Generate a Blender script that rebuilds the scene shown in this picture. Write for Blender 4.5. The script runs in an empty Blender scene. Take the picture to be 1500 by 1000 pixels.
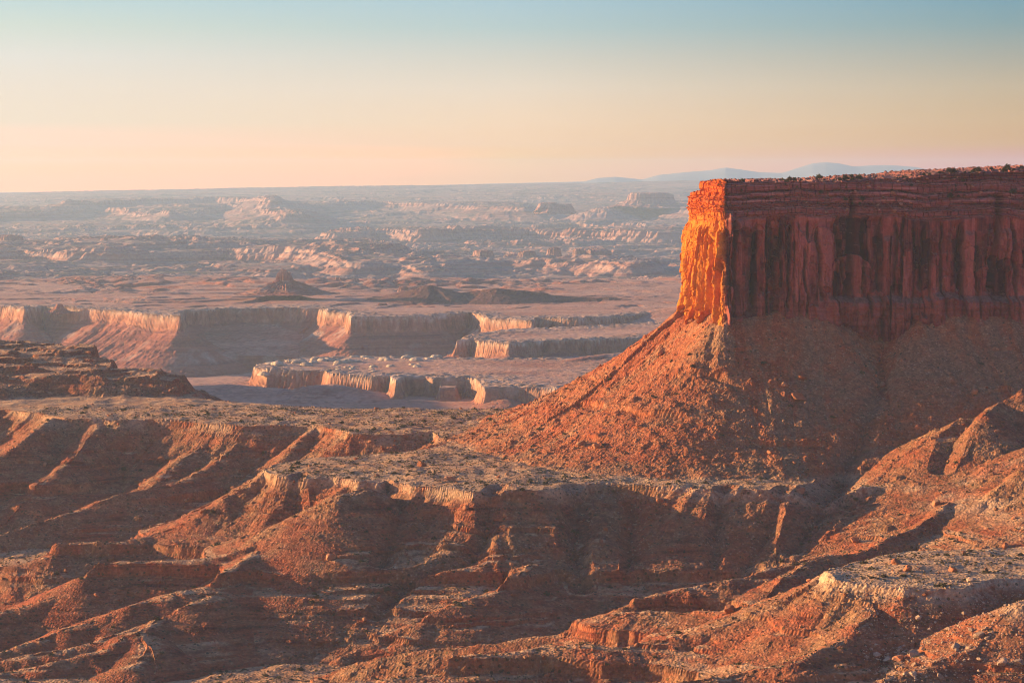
import bpy, math, random
import numpy as np
from mathutils import Vector

sc = bpy.context.scene
COL = sc.collection
rad = math.radians
QUAL = 1.0                      # grid density factor

# ------------------------------------------------------------------ camera
FPX = 3528.0                    # focal length in pixels of a 1500 px wide frame
PITCH = math.atan(238.0 / FPX)  # eye-level sits on row 262
cam = bpy.data.cameras.new("camera")
cam.sensor_width = 36.0
cam.lens = 36.0 * FPX / 1500.0
cam.clip_start = 1.0
cam.clip_end = 200000.0
camo = bpy.data.objects.new("camera", cam)
COL.objects.link(camo)
camo.rotation_euler = (rad(90) - PITCH, 0, 0)
sc.camera = camo

# ------------------------------------------------------------------ light
SUN_AZ = rad(-73.5)               # left of the view direction
SUN_EL = rad(10)
SUN_DIR = Vector((math.sin(SUN_AZ) * math.cos(SUN_EL), math.cos(SUN_AZ) * math.cos(SUN_EL), math.sin(SUN_EL)))
sun = bpy.data.lights.new("sun", 'SUN')
sun.energy = 5.0
sun.color = (1.0, 0.64, 0.33)
sun.angle = rad(0.5)
suno = bpy.data.objects.new("sun", sun)
COL.objects.link(suno)
suno.rotation_euler = SUN_DIR.to_track_quat('Z', 'Y').to_euler()
suno.location = SUN_DIR * 3000

vs = sc.view_settings
vs.view_transform = 'Standard'
vs.look = 'None'
vs.exposure = 1.5
vs.gamma = 1.0
sc.cycles.use_denoising = True
sc.cycles.filter_width = 1.1
sc.cycles.volume_bounces = 0
sc.cycles.max_bounces = 4
sc.cycles.diffuse_bounces = 2


class NT:
    """short-hand for building node trees"""
    def __init__(self, tree):
        self.t = tree
        self.n = tree.nodes
        self.l = tree.links

    def add(self, typ, **kw):
        nd = self.n.new(typ)
        ins = kw.pop('ins', {})
        for k, v in kw.items():
            setattr(nd, k, v)
        for k, v in ins.items():
            self.set(nd.inputs[k], v)
        return nd

    def set(self, sock, v):
        if hasattr(v, 'is_output') or isinstance(v, bpy.types.NodeSocket):
            self.l.new(v, sock)
        else:
            sock.default_value = v

    def math(self, op, a, b=0.0, c=None, clamp=False):
        nd = self.n.new('ShaderNodeMath')
        nd.operation = op
        nd.use_clamp = clamp
        self.set(nd.inputs[0], a)
        self.set(nd.inputs[1], b)
        if c is not None:
            self.set(nd.inputs[2], c)
        return nd.outputs[0]

    def mix(self, f, a, b, blend='MIX'):
        nd = self.n.new('ShaderNodeMix')
        nd.data_type = 'RGBA'
        nd.blend_type = blend
        self.set(nd.inputs[0], f)
        for s, v in ((nd.inputs[6], a), (nd.inputs[7], b)):
            if isinstance(v, tuple) and len(v) == 3:
                v = (*v, 1.0)
            self.set(s, v)
        return nd.outputs[2]

    def ramp(self, f, stops, interp='LINEAR'):
        nd = self.n.new('ShaderNodeValToRGB')
        cr = nd.color_ramp
        cr.interpolation = interp
        while len(cr.elements) < len(stops):
            cr.elements.new(0.5)
        for e, (p, c) in zip(cr.elements, stops):
            e.position = p
            if isinstance(c, (int, float)):
                c = (c, c, c)
            e.color = (*c, 1.0)
        self.set(nd.inputs[0], f)
        return nd.outputs[0]

    def rng(self, f, a, b, lo=0.0, hi=1.0):
        nd = self.n.new('ShaderNodeMapRange')
        self.set(nd.inputs[0], f)
        nd.inputs[1].default_value = a
        nd.inputs[2].default_value = b
        nd.inputs[3].default_value = lo
        nd.inputs[4].default_value = hi
        return nd.outputs[0]

    def scaled(self, vec, s):
        nd = self.n.new('ShaderNodeVectorMath')
        nd.operation = 'MULTIPLY'
        self.set(nd.inputs[0], vec)
        nd.inputs[1].default_value = s
        return nd.outputs[0]

    def noise(self, vec, scale, detail=4.0, rough=0.55):
        nd = self.n.new('ShaderNodeTexNoise')
        self.set(nd.inputs['Vector'], vec)
        nd.inputs['Scale'].default_value = scale
        nd.inputs['Detail'].default_value = detail
        nd.inputs['Roughness'].default_value = rough
        return nd.outputs['Fac']

    def voro(self, vec, scale, feature='F1'):
        nd = self.n.new('ShaderNodeTexVoronoi')
        nd.feature = feature
        self.set(nd.inputs['Vector'], vec)
        nd.inputs['Scale'].default_value = scale
        return nd


# ------------------------------------------------------------------ sky
world = bpy.data.worlds.new("World")
sc.world = world
world.use_nodes = True
w = NT(world.node_tree)
w.n.clear()
tc = w.add('ShaderNodeTexCoord')
sky = w.add('ShaderNodeTexSky', sky_type='NISHITA', sun_disc=False, sun_elevation=SUN_EL, sun_rotation=SUN_AZ,
            altitude=1800.0, air_density=1.0, dust_density=2.0, ozone_density=1.5)
SKY_STRENGTH = 0.066
HAZE_DENSITY = 2.2e-5
sep = w.add('ShaderNodeSeparateXYZ', ins={0: tc.outputs['Generated']})
dz, dx = sep.outputs[2], sep.outputs[0]
el = w.rng(dz, 0.0, 0.08)
SKY_L = [(0.000, (0.816, 0.196, 0.037)), (0.053, (1.091, 0.201, 0.021)), (0.113, (1.030, 0.228, 0.088)), (0.176, (0.450, 0.245, 0.160)), (0.289, (0.321, 0.263, 0.196)), (0.464, (0.303, 0.267, 0.221)), (0.621, (0.278, 0.271, 0.245)), (0.778, (0.226, 0.258, 0.232)), (0.917, (0.182, 0.245, 0.250))]
SKY_C = [(0.000, (0.433, 0.164, 0.010)), (0.053, (0.455, 0.184, 0.010)), (0.113, (0.421, 0.193, 0.013)), (0.176, (0.368, 0.217, 0.103)), (0.289, (0.342, 0.238, 0.149)), (0.464, (0.294, 0.246, 0.191)), (0.621, (0.232, 0.227, 0.197)), (0.778, (0.162, 0.211, 0.211)), (0.917, (0.140, 0.205, 0.230))]
SKY_R = [(0.000, (0.228, 0.010, 0.010)), (0.053, (0.258, 0.010, 0.010)), (0.113, (0.247, 0.045, 0.010)), (0.176, (0.234, 0.105, 0.010)), (0.289, (0.225, 0.140, 0.058)), (0.464, (0.192, 0.153, 0.097)), (0.621, (0.134, 0.139, 0.115)), (0.778, (0.078, 0.127, 0.134)), (0.917, (0.056, 0.123, 0.154))]
low = w.mix(w.rng(dx, -0.20, 0.0), w.ramp(el, SKY_L), w.mix(w.rng(dx, 0.0, 0.20), w.ramp(el, SKY_C), w.ramp(el, SKY_R)))
nish = w.mix(1.0, sky.outputs[0], (SKY_STRENGTH * .80, SKY_STRENGTH * .92, SKY_STRENGTH * 1.5), 'MULTIPLY')
colr = w.mix(w.rng(dz, 0.08, 0.30, 1.0, 0.0), nish, low)
bg = w.add('ShaderNodeBackground', ins={'Color': colr, 'Strength': 1.0})
w.l.new(bg.outputs[0], w.add('ShaderNodeOutputWorld').inputs[0])


# ------------------------------------------------------------------ picture <-> place
CP, SP = math.cos(PITCH), math.sin(PITCH)


def ray(px, py):
    u, v = (px - 750.0) / FPX, (500.0 - py) / FPX
    return u, CP + v * SP, v * CP - SP


def P(px, py, D):
    """the point seen at a pixel of the photograph, D metres ahead"""
    x, y, z = ray(px, py)
    return (D * x / y, float(D), D * z / y)


def PZ(px, py, z):
    """the point seen at a pixel, on the level z"""
    x, y, zz = ray(px, py)
    k = z / zz
    return (k * x, k * y)


# ------------------------------------------------------------------ noise
_rs = np.random.RandomState(7)
_perm = np.concatenate([_rs.permutation(256)] * 3).astype(np.int32)
_ang = _rs.rand(256) * 2 * np.pi
_gx, _gy = np.cos(_ang).astype(np.float32), np.sin(_ang).astype(np.float32)
_rv = _rs.rand(256).astype(np.float32)
f32 = np.float32


def gn(x, y, seed=0):
    """gradient noise, about -1..1"""
    x = np.asarray(x, f32) + f32(seed * 17.31)
    y = np.asarray(y, f32) + f32(seed * 9.77)
    xi, yi = np.floor(x), np.floor(y)
    fx, fy = x - xi, y - yi
    xi = xi.astype(np.int32) & 255
    yi = yi.astype(np.int32) & 255
    a, b = _perm[xi], _perm[xi + 1]

    def g(h, dx, dy):
        return _gx[h] * dx + _gy[h] * dy
    n00 = g(_perm[a + yi], fx, fy)
    n10 = g(_perm[b + yi], fx - 1, fy)
    n01 = g(_perm[a + yi + 1], fx, fy - 1)
    n11 = g(_perm[b + yi + 1], fx - 1, fy - 1)
    u = fx * fx * fx * (fx * (fx * 6 - 15) + 10)
    v = fy * fy * fy * (fy * (fy * 6 - 15) + 10)
    x0 = n00 + u * (n10 - n00)
    x1 = n01 + u * (n11 - n01)
    return (x0 + v * (x1 - x0)) * f32(1.5)


def fbm(x, y, wl, octs=4, seed=0, gain=0.5):
    s, a, t = 0, 1.0, 0.0
    for k in range(octs):
        s = s + f32(a) * gn(x / f32(wl), y / f32(wl), seed + k)
        t += a
        a *= gain
        wl /= 2.03
    return s / f32(t)


def ridged(x, y, wl, octs=3, seed=0, gain=0.5):
    """0..1, sharp crests at 1"""
    s, a, t = 0, 1.0, 0.0
    for k in range(octs):
        s = s + f32(a) * (1 - np.abs(gn(x / f32(wl), y / f32(wl), seed + k)))
        t += a
        a *= gain
        wl /= 2.1
    return s / f32(t)


def worley(x, y, wl, seed=0):
    """(distance to the nearest cell point in cells, random value of that cell)"""
    x = np.asarray(x, f32) / f32(wl) + f32(seed * 13.1)
    y = np.asarray(y, f32) / f32(wl) + f32(seed * 5.3)
    xi, yi = np.floor(x), np.floor(y)
    fx, fy = x - xi, y - yi
    xi = xi.astype(np.int32)
    yi = yi.astype(np.int32)
    best = np.full(x.shape, 9.0, f32)
    val = np.zeros(x.shape, f32)
    for i in (-1, 0, 1):
        for j in (-1, 0, 1):
            h = _perm[_perm[(xi + i) & 255] + ((yi + j) & 255)]
            d = (i + _rv[h] - fx) ** 2 + (j + _rv[(h * 7 + 3) & 255] - fy) ** 2
            m = d < best
            best = np.where(m, d, best)
            val = np.where(m, _rv[(h * 3 + 11) & 255], val)
    return np.sqrt(best), val


def sstep(a, b, x):
    t = np.clip((x - a) / (b - a), 0, 1)
    return t * t * (3 - 2 * t)


def sdf(X, Y, poly):
    """signed distance to a closed outline (positive outside) and the arc length of the nearest point"""
    X = X.astype(f32)
    Y = Y.astype(f32)
    best = np.full(X.shape, 1e18, f32)
    S = np.zeros(X.shape, f32)
    inside = np.zeros(X.shape, bool)
    acc = 0.0
    n = len(poly)
    for i in range(n):
        ax, ay = poly[i][:2]
        bx, by = poly[(i + 1) % n][:2]
        ex, ey = bx - ax, by - ay
        L2 = ex * ex + ey * ey
        L = math.sqrt(L2)
        wx, wy = X - f32(ax), Y - f32(ay)
        t = np.clip((wx * f32(ex) + wy * f32(ey)) / f32(L2), 0, 1)
        d2 = (wx - t * f32(ex)) ** 2 + (wy - t * f32(ey)) ** 2
        m = d2 < best
        best = np.where(m, d2, best)
        S = np.where(m, f32(acc) + t * f32(L), S)
        c = (ay > Y) != (by > Y)
        if ey != 0:
            inside ^= c & (wx < wy * f32(ex / ey))
        acc += L
    d = np.sqrt(best)
    return np.where(inside, -d, d), S


class Polar:
    """a fan of ground around the viewpoint: rows are ranges, columns are bearings"""
    def __init__(self, r, th):
        self.r, self.th = np.asarray(r, np.float64), np.asarray(th, np.float64)
        self.X = (self.r[:, None] * np.sin(self.th)[None, :]).astype(f32)
        self.Y = (self.r[:, None] * np.cos(self.th)[None, :]).astype(f32)
        self.att = {}

    def window(self, x0, x1, y0, y1):
        y0 = max(y0, 50.0)
        r0, r1 = y0 / math.cos(rad(17)) * 0.955, y1 / math.cos(rad(17))
        a = np.searchsorted(self.r, r0)
        b = np.searchsorted(self.r, r1)
        t0 = min(math.atan2(x0, y0), math.atan2(x0, y1))
        t1 = max(math.atan2(x1, y0), math.atan2(x1, y1))
        c = np.searchsorted(self.th, t0)
        d = np.searchsorted(self.th, t1)
        return slice(a, b), slice(c, d)

    def sample(self, A, x, y):
        r = np.hypot(x, y)
        t = np.arctan2(x, y)
        fi = np.interp(r, self.r, np.arange(len(self.r)))
        fj = np.interp(t, self.th, np.arange(len(self.th)))
        i = np.clip(fi.astype(int), 0, len(self.r) - 2)
        j = np.clip(fj.astype(int), 0, len(self.th) - 2)
        u, v = fi - i, fj - j
        return (A[i, j] * (1 - u) * (1 - v) + A[i + 1, j] * u * (1 - v) + A[i, j + 1] * (1 - u) * v + A[i + 1, j + 1] * u * v)

    def seen(self):
        """which ground is in view from the overlook"""
        ang = self.H / self.r[:, None]
        cm = np.maximum.accumulate(ang, axis=0)
        return ang >= cm - 1e-4

    def slope(self, A):
        g0 = np.gradient(A, axis=0) / np.gradient(self.r)[:, None]
        g1 = np.gradient(A, axis=1) / (self.r[:, None] * np.gradient(self.th)[None, :])
        return np.hypot(g0, g1).astype(f32)

    def mesh(self, name, mat, smooth=False):
        nr, nc = self.H.shape
        co = np.stack([self.X, self.Y, self.H.astype(f32)], -1).reshape(-1, 3)
        return grid_mesh(name, co, nr, nc, mat, self.att, smooth)


def grid_mesh(name, co, nr, nc, mat, att=None, smooth=False, closed=False, flip=False):
    me = bpy.data.meshes.new(name)
    me.vertices.add(nr * nc)
    me.vertices.foreach_set('co', np.ascontiguousarray(co, f32).ravel())
    idx = np.arange(nr * nc, dtype=np.int32).reshape(nr, nc)
    if closed:
        idx = np.concatenate([idx, idx[:, :1]], 1)
    q = np.stack([idx[:-1, :-1], idx[:-1, 1:], idx[1:, 1:], idx[1:, :-1]], -1)
    if flip:
        q = q[..., ::-1]
    q = q.reshape(-1)
    nf = len(q) // 4
    me.loops.add(nf * 4)
    me.loops.foreach_set('vertex_index', np.ascontiguousarray(q))
    me.polygons.add(nf)
    me.polygons.foreach_set('loop_start', np.arange(0, nf * 4, 4, dtype=np.int32))
    me.polygons.foreach_set('use_smooth', np.full(nf, smooth))
    for k, v in (att or {}).items():
        a = me.attributes.new(k, 'FLOAT', 'POINT')
        a.data.foreach_set('value', np.ascontiguousarray(v, f32).ravel())
    me.update(calc_edges=True)
    me.materials.append(mat)
    return me


def put(name, me, label=None, cat=None, group=None, kind=None, parent=None, loc=None):
    o = bpy.data.objects.new(name, me)
    COL.objects.link(o)
    if parent is not None:
        o.parent = parent
    if loc is not None:
        o.location = loc
    for k, v in (('label', label), ('category', cat), ('group', group), ('kind', kind)):
        if v:
            o[k] = v
    return o


# ------------------------------------------------------------------ materials
def material(name, rough=0.95):
    m = bpy.data.materials.new(name)
    m.use_nodes = True
    t = NT(m.node_tree)
    t.n.clear()
    b = t.add('ShaderNodeBsdfPrincipled', ins={'Roughness': rough})
    b.inputs['Specular IOR Level'].default_value = 0.12
    t.l.new(b.outputs[0], t.add('ShaderNodeOutputMaterial').inputs[0])
    geo = t.add('ShaderNodeNewGeometry')
    t.pos = geo.outputs['Position']
    t.xyz = t.add('ShaderNodeSeparateXYZ', ins={0: t.pos}).outputs
    t.nz = t.add('ShaderNodeSeparateXYZ', ins={0: geo.outputs['True Normal']}).outputs[2]
    return m, t, b


def att(t, name):
    return t.add('ShaderNodeAttribute', attribute_name=name).outputs['Fac']


def bump(t, b, h, strength=0.6, dist=1.0):
    n = t.add('ShaderNodeBump', ins={'Strength': strength, 'Distance': dist, 'Height': h})
    t.l.new(n.outputs[0], b.inputs['Normal'])


# near ground: red beds, ledges, grey scree, tan soil
M_NEAR, t, b = material('red_beds')
big = t.noise(t.pos, 0.006, 5)
med = t.noise(t.pos, 0.035, 5, .6)
fine = t.noise(t.pos, 0.35, 4, .65)
zz = t.math('ADD', t.xyz[2], t.math('MULTIPLY', t.math('SUBTRACT', big, .5), 14.0))
lay = t.add('ShaderNodeCombineXYZ', ins={0: t.math('MULTIPLY', t.xyz[0], .006), 1: t.math('MULTIPLY', t.xyz[1], .006), 2: t.math('MULTIPLY', zz, .30)}).outputs[0]
band = t.noise(lay, 1.0, 5, .62)
red = t.ramp(band, [(0.30, (.10, .028, .018)), (0.44, (.23, .062, .030)), (0.52, (.33, .098, .044)), (0.60, (.25, .078, .038)), (0.74, (.36, .15, .075))])
scr = t.ramp(t.noise(t.pos, 0.09, 5, .7), [(0.30, (.16, .078, .044)), (0.5, (.26, .135, .070)), (0.7, (.34, .20, .105))])
vor = t.voro(t.pos, 0.55)
vor2 = t.voro(t.pos, 0.24)
cellv = t.add('ShaderNodeSeparateColor', ins={0: vor.outputs['Color']}).outputs[0]
cellw = t.add('ShaderNodeSeparateColor', ins={0: vor2.outputs['Color']}).outputs[1]
scrf = t.math('ADD', t.math('MULTIPLY', att(t, 'scree'), .8), t.math('MULTIPLY', t.math('SUBTRACT', med, .45), 2.8), clamp=True)
col = t.mix(scrf, red, scr)
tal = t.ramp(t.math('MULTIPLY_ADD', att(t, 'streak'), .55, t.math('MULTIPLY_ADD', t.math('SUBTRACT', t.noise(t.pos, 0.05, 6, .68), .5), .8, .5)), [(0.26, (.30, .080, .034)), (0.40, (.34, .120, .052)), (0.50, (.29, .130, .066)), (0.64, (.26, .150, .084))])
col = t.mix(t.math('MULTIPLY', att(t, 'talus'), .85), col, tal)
soil = t.ramp(t.noise(t.pos, 0.05, 6, .7), [(0.3, (.33, .165, .085)), (0.48, (.44, .26, .14)), (0.62, (.50, .33, .20)), (0.75, (.34, .24, .15))])
col = t.mix(t.math('MULTIPLY', att(t, 'flat'), .88), col, soil)
col = t.mix(t.math('MULTIPLY', att(t, 'pale'), t.rng(t.noise(t.pos, .12, 4, .7), .35, .55)), col, t.mix(fine, (.34, .23, .15), (.60, .46, .32)))
# pale caprock right under the bench rim
cap = t.math('MULTIPLY', t.rng(t.xyz[2], -260, -252), t.rng(t.xyz[2], -243, -247))
cap = t.math('MULTIPLY', cap, t.rng(t.noise(t.pos, 0.03, 3), .42, .58))
col = t.mix(t.math('MULTIPLY', cap, .7), col, (.40, .28, .18))
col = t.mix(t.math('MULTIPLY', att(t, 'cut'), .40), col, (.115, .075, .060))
# stones of many tints
mot = t.math('MULTIPLY_ADD', cellv, .46, .77)
mot = t.math('MULTIPLY', mot, t.math('MULTIPLY_ADD', cellw, .26, .87))
mot = t.math('MULTIPLY', mot, t.math('MULTIPLY_ADD', fine, .7, .65))
col = t.mix(1.0, col, t.add('ShaderNodeCombineColor', ins={0: mot, 1: mot, 2: mot}).outputs[0], 'MULTIPLY')
pale = t.math('MULTIPLY', t.math('GREATER_THAN', cellv, .90), t.math('LESS_THAN', vor.outputs['Distance'], .42))
col = t.mix(t.math('MULTIPLY', pale, t.math('MULTIPLY', scrf, .65)), col, (.42, .31, .22))
bush = t.voro(t.pos, 0.30)
bcell = t.add('ShaderNodeSeparateColor', ins={0: bush.outputs['Color']}).outputs[2]
bm = t.math('MULTIPLY', t.math('LESS_THAN', bush.outputs['Distance'], .34), t.math('GREATER_THAN', bcell, t.math('MULTIPLY_ADD', att(t, 'talus'), .15, t.math('MULTIPLY_ADD', med, -.5, 1.06))))
col = t.mix(t.math('MULTIPLY', bm, .8), col, (.060, .055, .028))
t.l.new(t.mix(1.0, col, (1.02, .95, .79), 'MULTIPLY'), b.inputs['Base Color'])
hgt = t.math('ADD', t.math('MULTIPLY', fine, 1.1), t.math('MULTIPLY', t.math('SUBTRACT', .6, vor.outputs['Distance']), t.math('MULTIPLY_ADD', cellv, 1.3, .1)))
hgt = t.math('ADD', hgt, t.math('MULTIPLY', band, 1.2))
bump(t, b, hgt, .75, 1.0)

# canyon country: white rim, tan cliffs, red slopes
M_MID, t, b = material('canyon_beds')
big = t.noise(t.pos, 0.0016, 5)
med = t.noise(t.pos, 0.012, 5, .62)
lay = t.add('ShaderNodeCombineXYZ', ins={0: t.math('MULTIPLY', t.xyz[0], .0015), 1: t.math('MULTIPLY', t.xyz[1], .0015), 2: t.math('MULTIPLY', t.xyz[2], .085)}).outputs[0]
band = t.noise(lay, 1.0, 5, .6)
red = t.ramp(band, [(.3, (.17, .066, .050)), (.45, (.27, .098, .062)), (.55, (.33, .135, .085)), (.66, (.24, .10, .070)), (.75, (.36, .18, .12))])
scr = t.ramp(med, [(.35, (.22, .14, .10)), (.55, (.34, .25, .19)), (.7, (.40, .31, .25))])
col = t.mix(t.rng(t.noise(t.pos, .006, 5, .65), .53, .68), red, scr)
plain = t.ramp(t.noise(t.scaled(t.pos, (.6, 1, 1)), .004, 7, .66), [(.3, (.33, .13, .078)), (.46, (.45, .235, .15)), (.6, (.54, .33, .225)), (.74, (.34, .23, .17))])
col = t.mix(t.math('MULTIPLY', att(t, 'flat'), .9), col, plain)
cliff = t.math('MULTIPLY', t.math('MULTIPLY', t.rng(t.xyz[2], -474, -462), t.rng(t.xyz[2], -418, -424)), t.rng(t.nz, .80, .55))
sx = t.noise(t.scaled(t.pos, (.03, .03, .002)), 1.0, 5, .7)
clf = t.ramp(sx, [(.32, (.16, .066, .044)), (.48, (.33, .150, .085)), (.62, (.43, .235, .14)), (.75, (.50, .33, .21))])
col = t.mix(cliff, col, clf)
rimc = t.ramp(t.noise(t.pos, .03, 4, .7), [(.36, (.22, .155, .10)), (.5, (.42, .31, .21)), (.66, (.60, .50, .38))])
col = t.mix(t.math('MULTIPLY', att(t, 'rim'), .92), col, rimc)
fine = t.noise(t.pos, .09, 4, .7)
wash = t.math('ABSOLUTE', t.math('SUBTRACT', t.noise(t.pos, .0035, 6, .6), .5))
col = t.mix(t.math('MULTIPLY', t.rng(wash, .014, .0), t.math('MULTIPLY', att(t, 'flat'), .6)), col, (.20, .135, .10))
veg = t.voro(t.pos, .07)
col = t.mix(t.math('MULTIPLY', t.math('LESS_THAN', veg.outputs['Distance'], .30), t.math('MULTIPLY', att(t, 'flat'), t.rng(t.noise(t.pos, .008, 4, .6), .42, .62, 0, .75))), col, (.13, .095, .065))
col = t.mix(t.math('MULTIPLY', att(t, 'hill'), .8), col, (.085, .038, .030))
f2 = t.math('MULTIPLY_ADD', fine, 1.0, .5)
col = t.mix(1.0, col, t.add('ShaderNodeCombineColor', ins={0: f2, 1: f2, 2: f2}).outputs[0], 'MULTIPLY')
t.l.new(t.mix(1.0, col, (1.0, .92, .84), 'MULTIPLY'), b.inputs['Base Color'])
bump(t, b, t.math('ADD', fine, t.math('MULTIPLY', band, 1.5)), .7, 4.0)

# far desert
M_FAR, t, b = material('desert_beds')
lay = t.add('ShaderNodeCombineXYZ', ins={0: t.math('MULTIPLY', t.xyz[0], .0007), 1: t.math('MULTIPLY', t.xyz[1], .0007), 2: t.math('MULTIPLY', t.xyz[2], .05)}).outputs[0]
band = t.noise(lay, 1.0, 5, .6)
rock = t.ramp(band, [(.32, (.24, .09, .06)), (.46, (.40, .19, .125)), (.56, (.46, .28, .20)), (.68, (.33, .15, .105)), (.78, (.54, .40, .31))])
veg = t.ramp(t.noise(t.pos, .0022, 6, .66), [(.36, (.065, .065, .045)), (.48, (.15, .12, .085)), (.58, (.36, .25, .18)), (.72, (.12, .105, .07))])
col = t.mix(t.math('MULTIPLY', att(t, 'flat'), t.rng(t.noise(t.pos, .006, 5, .6), .36, .56)), rock, veg)
fine = t.noise(t.pos, .03, 5, .7)
f2 = t.math('MULTIPLY_ADD', fine, 1.1, .45)
col = t.mix(1.0, col, t.add('ShaderNodeCombineColor', ins={0: f2, 1: f2, 2: f2}).outputs[0], 'MULTIPLY')
t.l.new(t.mix(1.0, col, (.90, .93, .95), 'MULTIPLY'), b.inputs['Base Color'])
bump(t, b, fine, .7, 10.0)

M_MOUNT, t, b = material('mountain_woods')
t.l.new(t.ramp(t.noise(t.pos, .0012, 5, .6), [(.35, (.15, .17, .18)), (.65, (.24, .24, .22))]), b.inputs['Base Color'])

# mesa sandstone: red wall with desert varnish, thin pale beds near the rim
M_MESA, t, b = material('mesa_sandstone', .9)
s_ = att(t, 'sarc')
z_ = t.xyz[2]
uv = t.add('ShaderNodeCombineXYZ', ins={0: s_, 1: z_, 2: 0.0}).outputs[0]
streak = t.noise(t.scaled(uv, (.16, .012, 1)), 1.0, 6, .7)
blot = t.noise(t.scaled(uv, (.045, .03, 1)), 1.0, 5, .62)
wallc = t.ramp(blot, [(.32, (.14, .036, .028)), (.46, (.26, .066, .042)), (.56, (.33, .100, .062)), (.70, (.22, .054, .036))])
wallc = t.mix(t.rng(streak, .52, .62, 0, .6), wallc, (.060, .024, .024))
wallc = t.mix(t.rng(streak, .42, .30, 0, .6), wallc, (.46, .22, .12))
bed = t.add('ShaderNodeCombineXYZ', ins={0: t.math('MULTIPLY', s_, .012), 1: t.math('MULTIPLY', z_, .42), 2: 0.0}).outputs[0]
bedn = t.math('MULTIPLY_ADD', t.math('SUBTRACT', att(t, 'bedv'), .5), .34, t.noise(bed, 1.0, 5, .7))
ledc = t.ramp(bedn, [(.30, (.09, .036, .032)), (.42, (.22, .080, .058)), (.50, (.34, .155, .112)), (.57, (.17, .068, .054)), (.66, (.52, .34, .26)), (.78, (.30, .14, .10))])
ledge = t.math('MULTIPLY', att(t, 'ledge'), t.math('SUBTRACT', 1.0, t.math('MULTIPLY', att(t, 'nose'), .75)))
col = t.mix(ledge, wallc, ledc)
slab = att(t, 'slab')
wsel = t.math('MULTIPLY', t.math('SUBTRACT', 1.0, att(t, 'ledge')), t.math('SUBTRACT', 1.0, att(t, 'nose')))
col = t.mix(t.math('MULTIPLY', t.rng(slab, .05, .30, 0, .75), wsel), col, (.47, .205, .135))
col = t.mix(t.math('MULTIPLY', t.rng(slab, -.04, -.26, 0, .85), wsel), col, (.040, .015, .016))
lowb = t.rng(z_, -104, -112, 0, .55)
lowc = t.ramp(t.noise(t.scaled(uv, (.03, .22, 1)), 1.0, 5, .65), [(.35, (.16, .052, .036)), (.5, (.29, .105, .062)), (.66, (.34, .16, .10))])
col = t.mix(t.math('MULTIPLY', lowb, t.math('SUBTRACT', 1.0, att(t, 'nose'))), col, lowc)
top = t.math('MULTIPLY', t.rng(t.nz, .5, .8), t.math('SUBTRACT', 1.0, att(t, 'nose')))
col = t.mix(t.math('MULTIPLY', top, .8), col, t.ramp(t.noise(t.pos, .2, 4, .7), [(.35, (.13, .085, .055)), (.5, (.27, .16, .10)), (.7, (.36, .25, .17))]))
col = t.mix(1.0, col, (.80, .64, .68), 'MULTIPLY')
sunlit_tint = t.ramp(blot, [(.32, (.44, .080, .006)), (.44, (.56, .165, .009)), (.56, (.60, .235, .015)), (.70, (.46, .092, .006))])  # same sandstone as the wall, with the prow's sunlit glow painted into its colour
sunlit_tint = t.mix(t.rng(z_, -42, -22), sunlit_tint, (.54, .118, .011))
col = t.mix(t.math('MULTIPLY', att(t, 'nose'), .85), col, sunlit_tint)
grain = t.noise(t.pos, .55, 5, .7)
g2 = t.math('MULTIPLY_ADD', grain, 1.1, .45)
col = t.mix(1.0, col, t.add('ShaderNodeCombineColor', ins={0: g2, 1: g2, 2: g2}).outputs[0], 'MULTIPLY')
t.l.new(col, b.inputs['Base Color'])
bump(t, b, t.math('ADD', grain, t.math('MULTIPLY', bedn, .8)), .7, 1.0)


def plain_mat(name, stops, scale, rough=.95, vary=0.0, grain=1.2):
    m, t, b = material(name, rough)
    col = t.ramp(t.noise(t.pos, scale, 5, .65), stops)
    k = t.math('MULTIPLY_ADD', t.noise(t.pos, grain, 4, .7), .8, .6)
    if vary:
        k = t.math('MULTIPLY', k, t.math('MULTIPLY_ADD', t.add('ShaderNodeObjectInfo').outputs['Random'], vary, 1 - vary / 2))
    col = t.mix(1.0, col, t.add('ShaderNodeCombineColor', ins={0: k, 1: k, 2: k}).outputs[0], 'MULTIPLY')
    t.l.new(t.mix(1.0, col, (1.0, .92, .78), 'MULTIPLY'), b.inputs['Base Color'])
    return m, t, b


M_ROCK, t, b = plain_mat('boulder_stone', [(.3, (.28, .095, .046)), (.45, (.36, .140, .068)), (.58, (.34, .18, .10)), (.72, (.42, .26, .15))], .12, vary=.5)
bump(t, b, t.noise(t.pos, 1.6, 5, .7), .6, .4)
M_PALE, t, b = plain_mat('pale_stone', [(.3, (.29, .20, .14)), (.5, (.38, .27, .19)), (.7, (.46, .36, .27))], .15, vary=.4)
bump(t, b, t.noise(t.pos, 1.6, 5, .7), .6, .4)
M_DOME, t, b = plain_mat('white_sandstone', [(.3, (.36, .27, .19)), (.5, (.52, .42, .31)), (.7, (.60, .52, .41))], .05, grain=.25)
bump(t, b, t.noise(t.pos, .2, 5, .7), .7, 2.0)
M_SHRUB, t, b = plain_mat('shrub_leaves', [(.3, (.060, .058, .028)), (.5, (.11, .095, .046)), (.7, (.17, .135, .070))], .08)
M_JUNIPER, t, b = plain_mat('juniper_leaves', [(.3, (.030, .038, .018)), (.6, (.060, .065, .030))], .4, vary=.5)
M_BARK, t, b = plain_mat('juniper_bark', [(.3, (.09, .06, .045)), (.7, (.16, .11, .08))], .8)
M_RIM, t, b = plain_mat('rim_stone', [(.3, (.20, .105, .075)), (.5, (.30, .18, .13)), (.7, (.38, .26, .20))], .15, vary=.6)
bump(t, b, t.noise(t.pos, 1.6, 5, .7), .6, .4)
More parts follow.
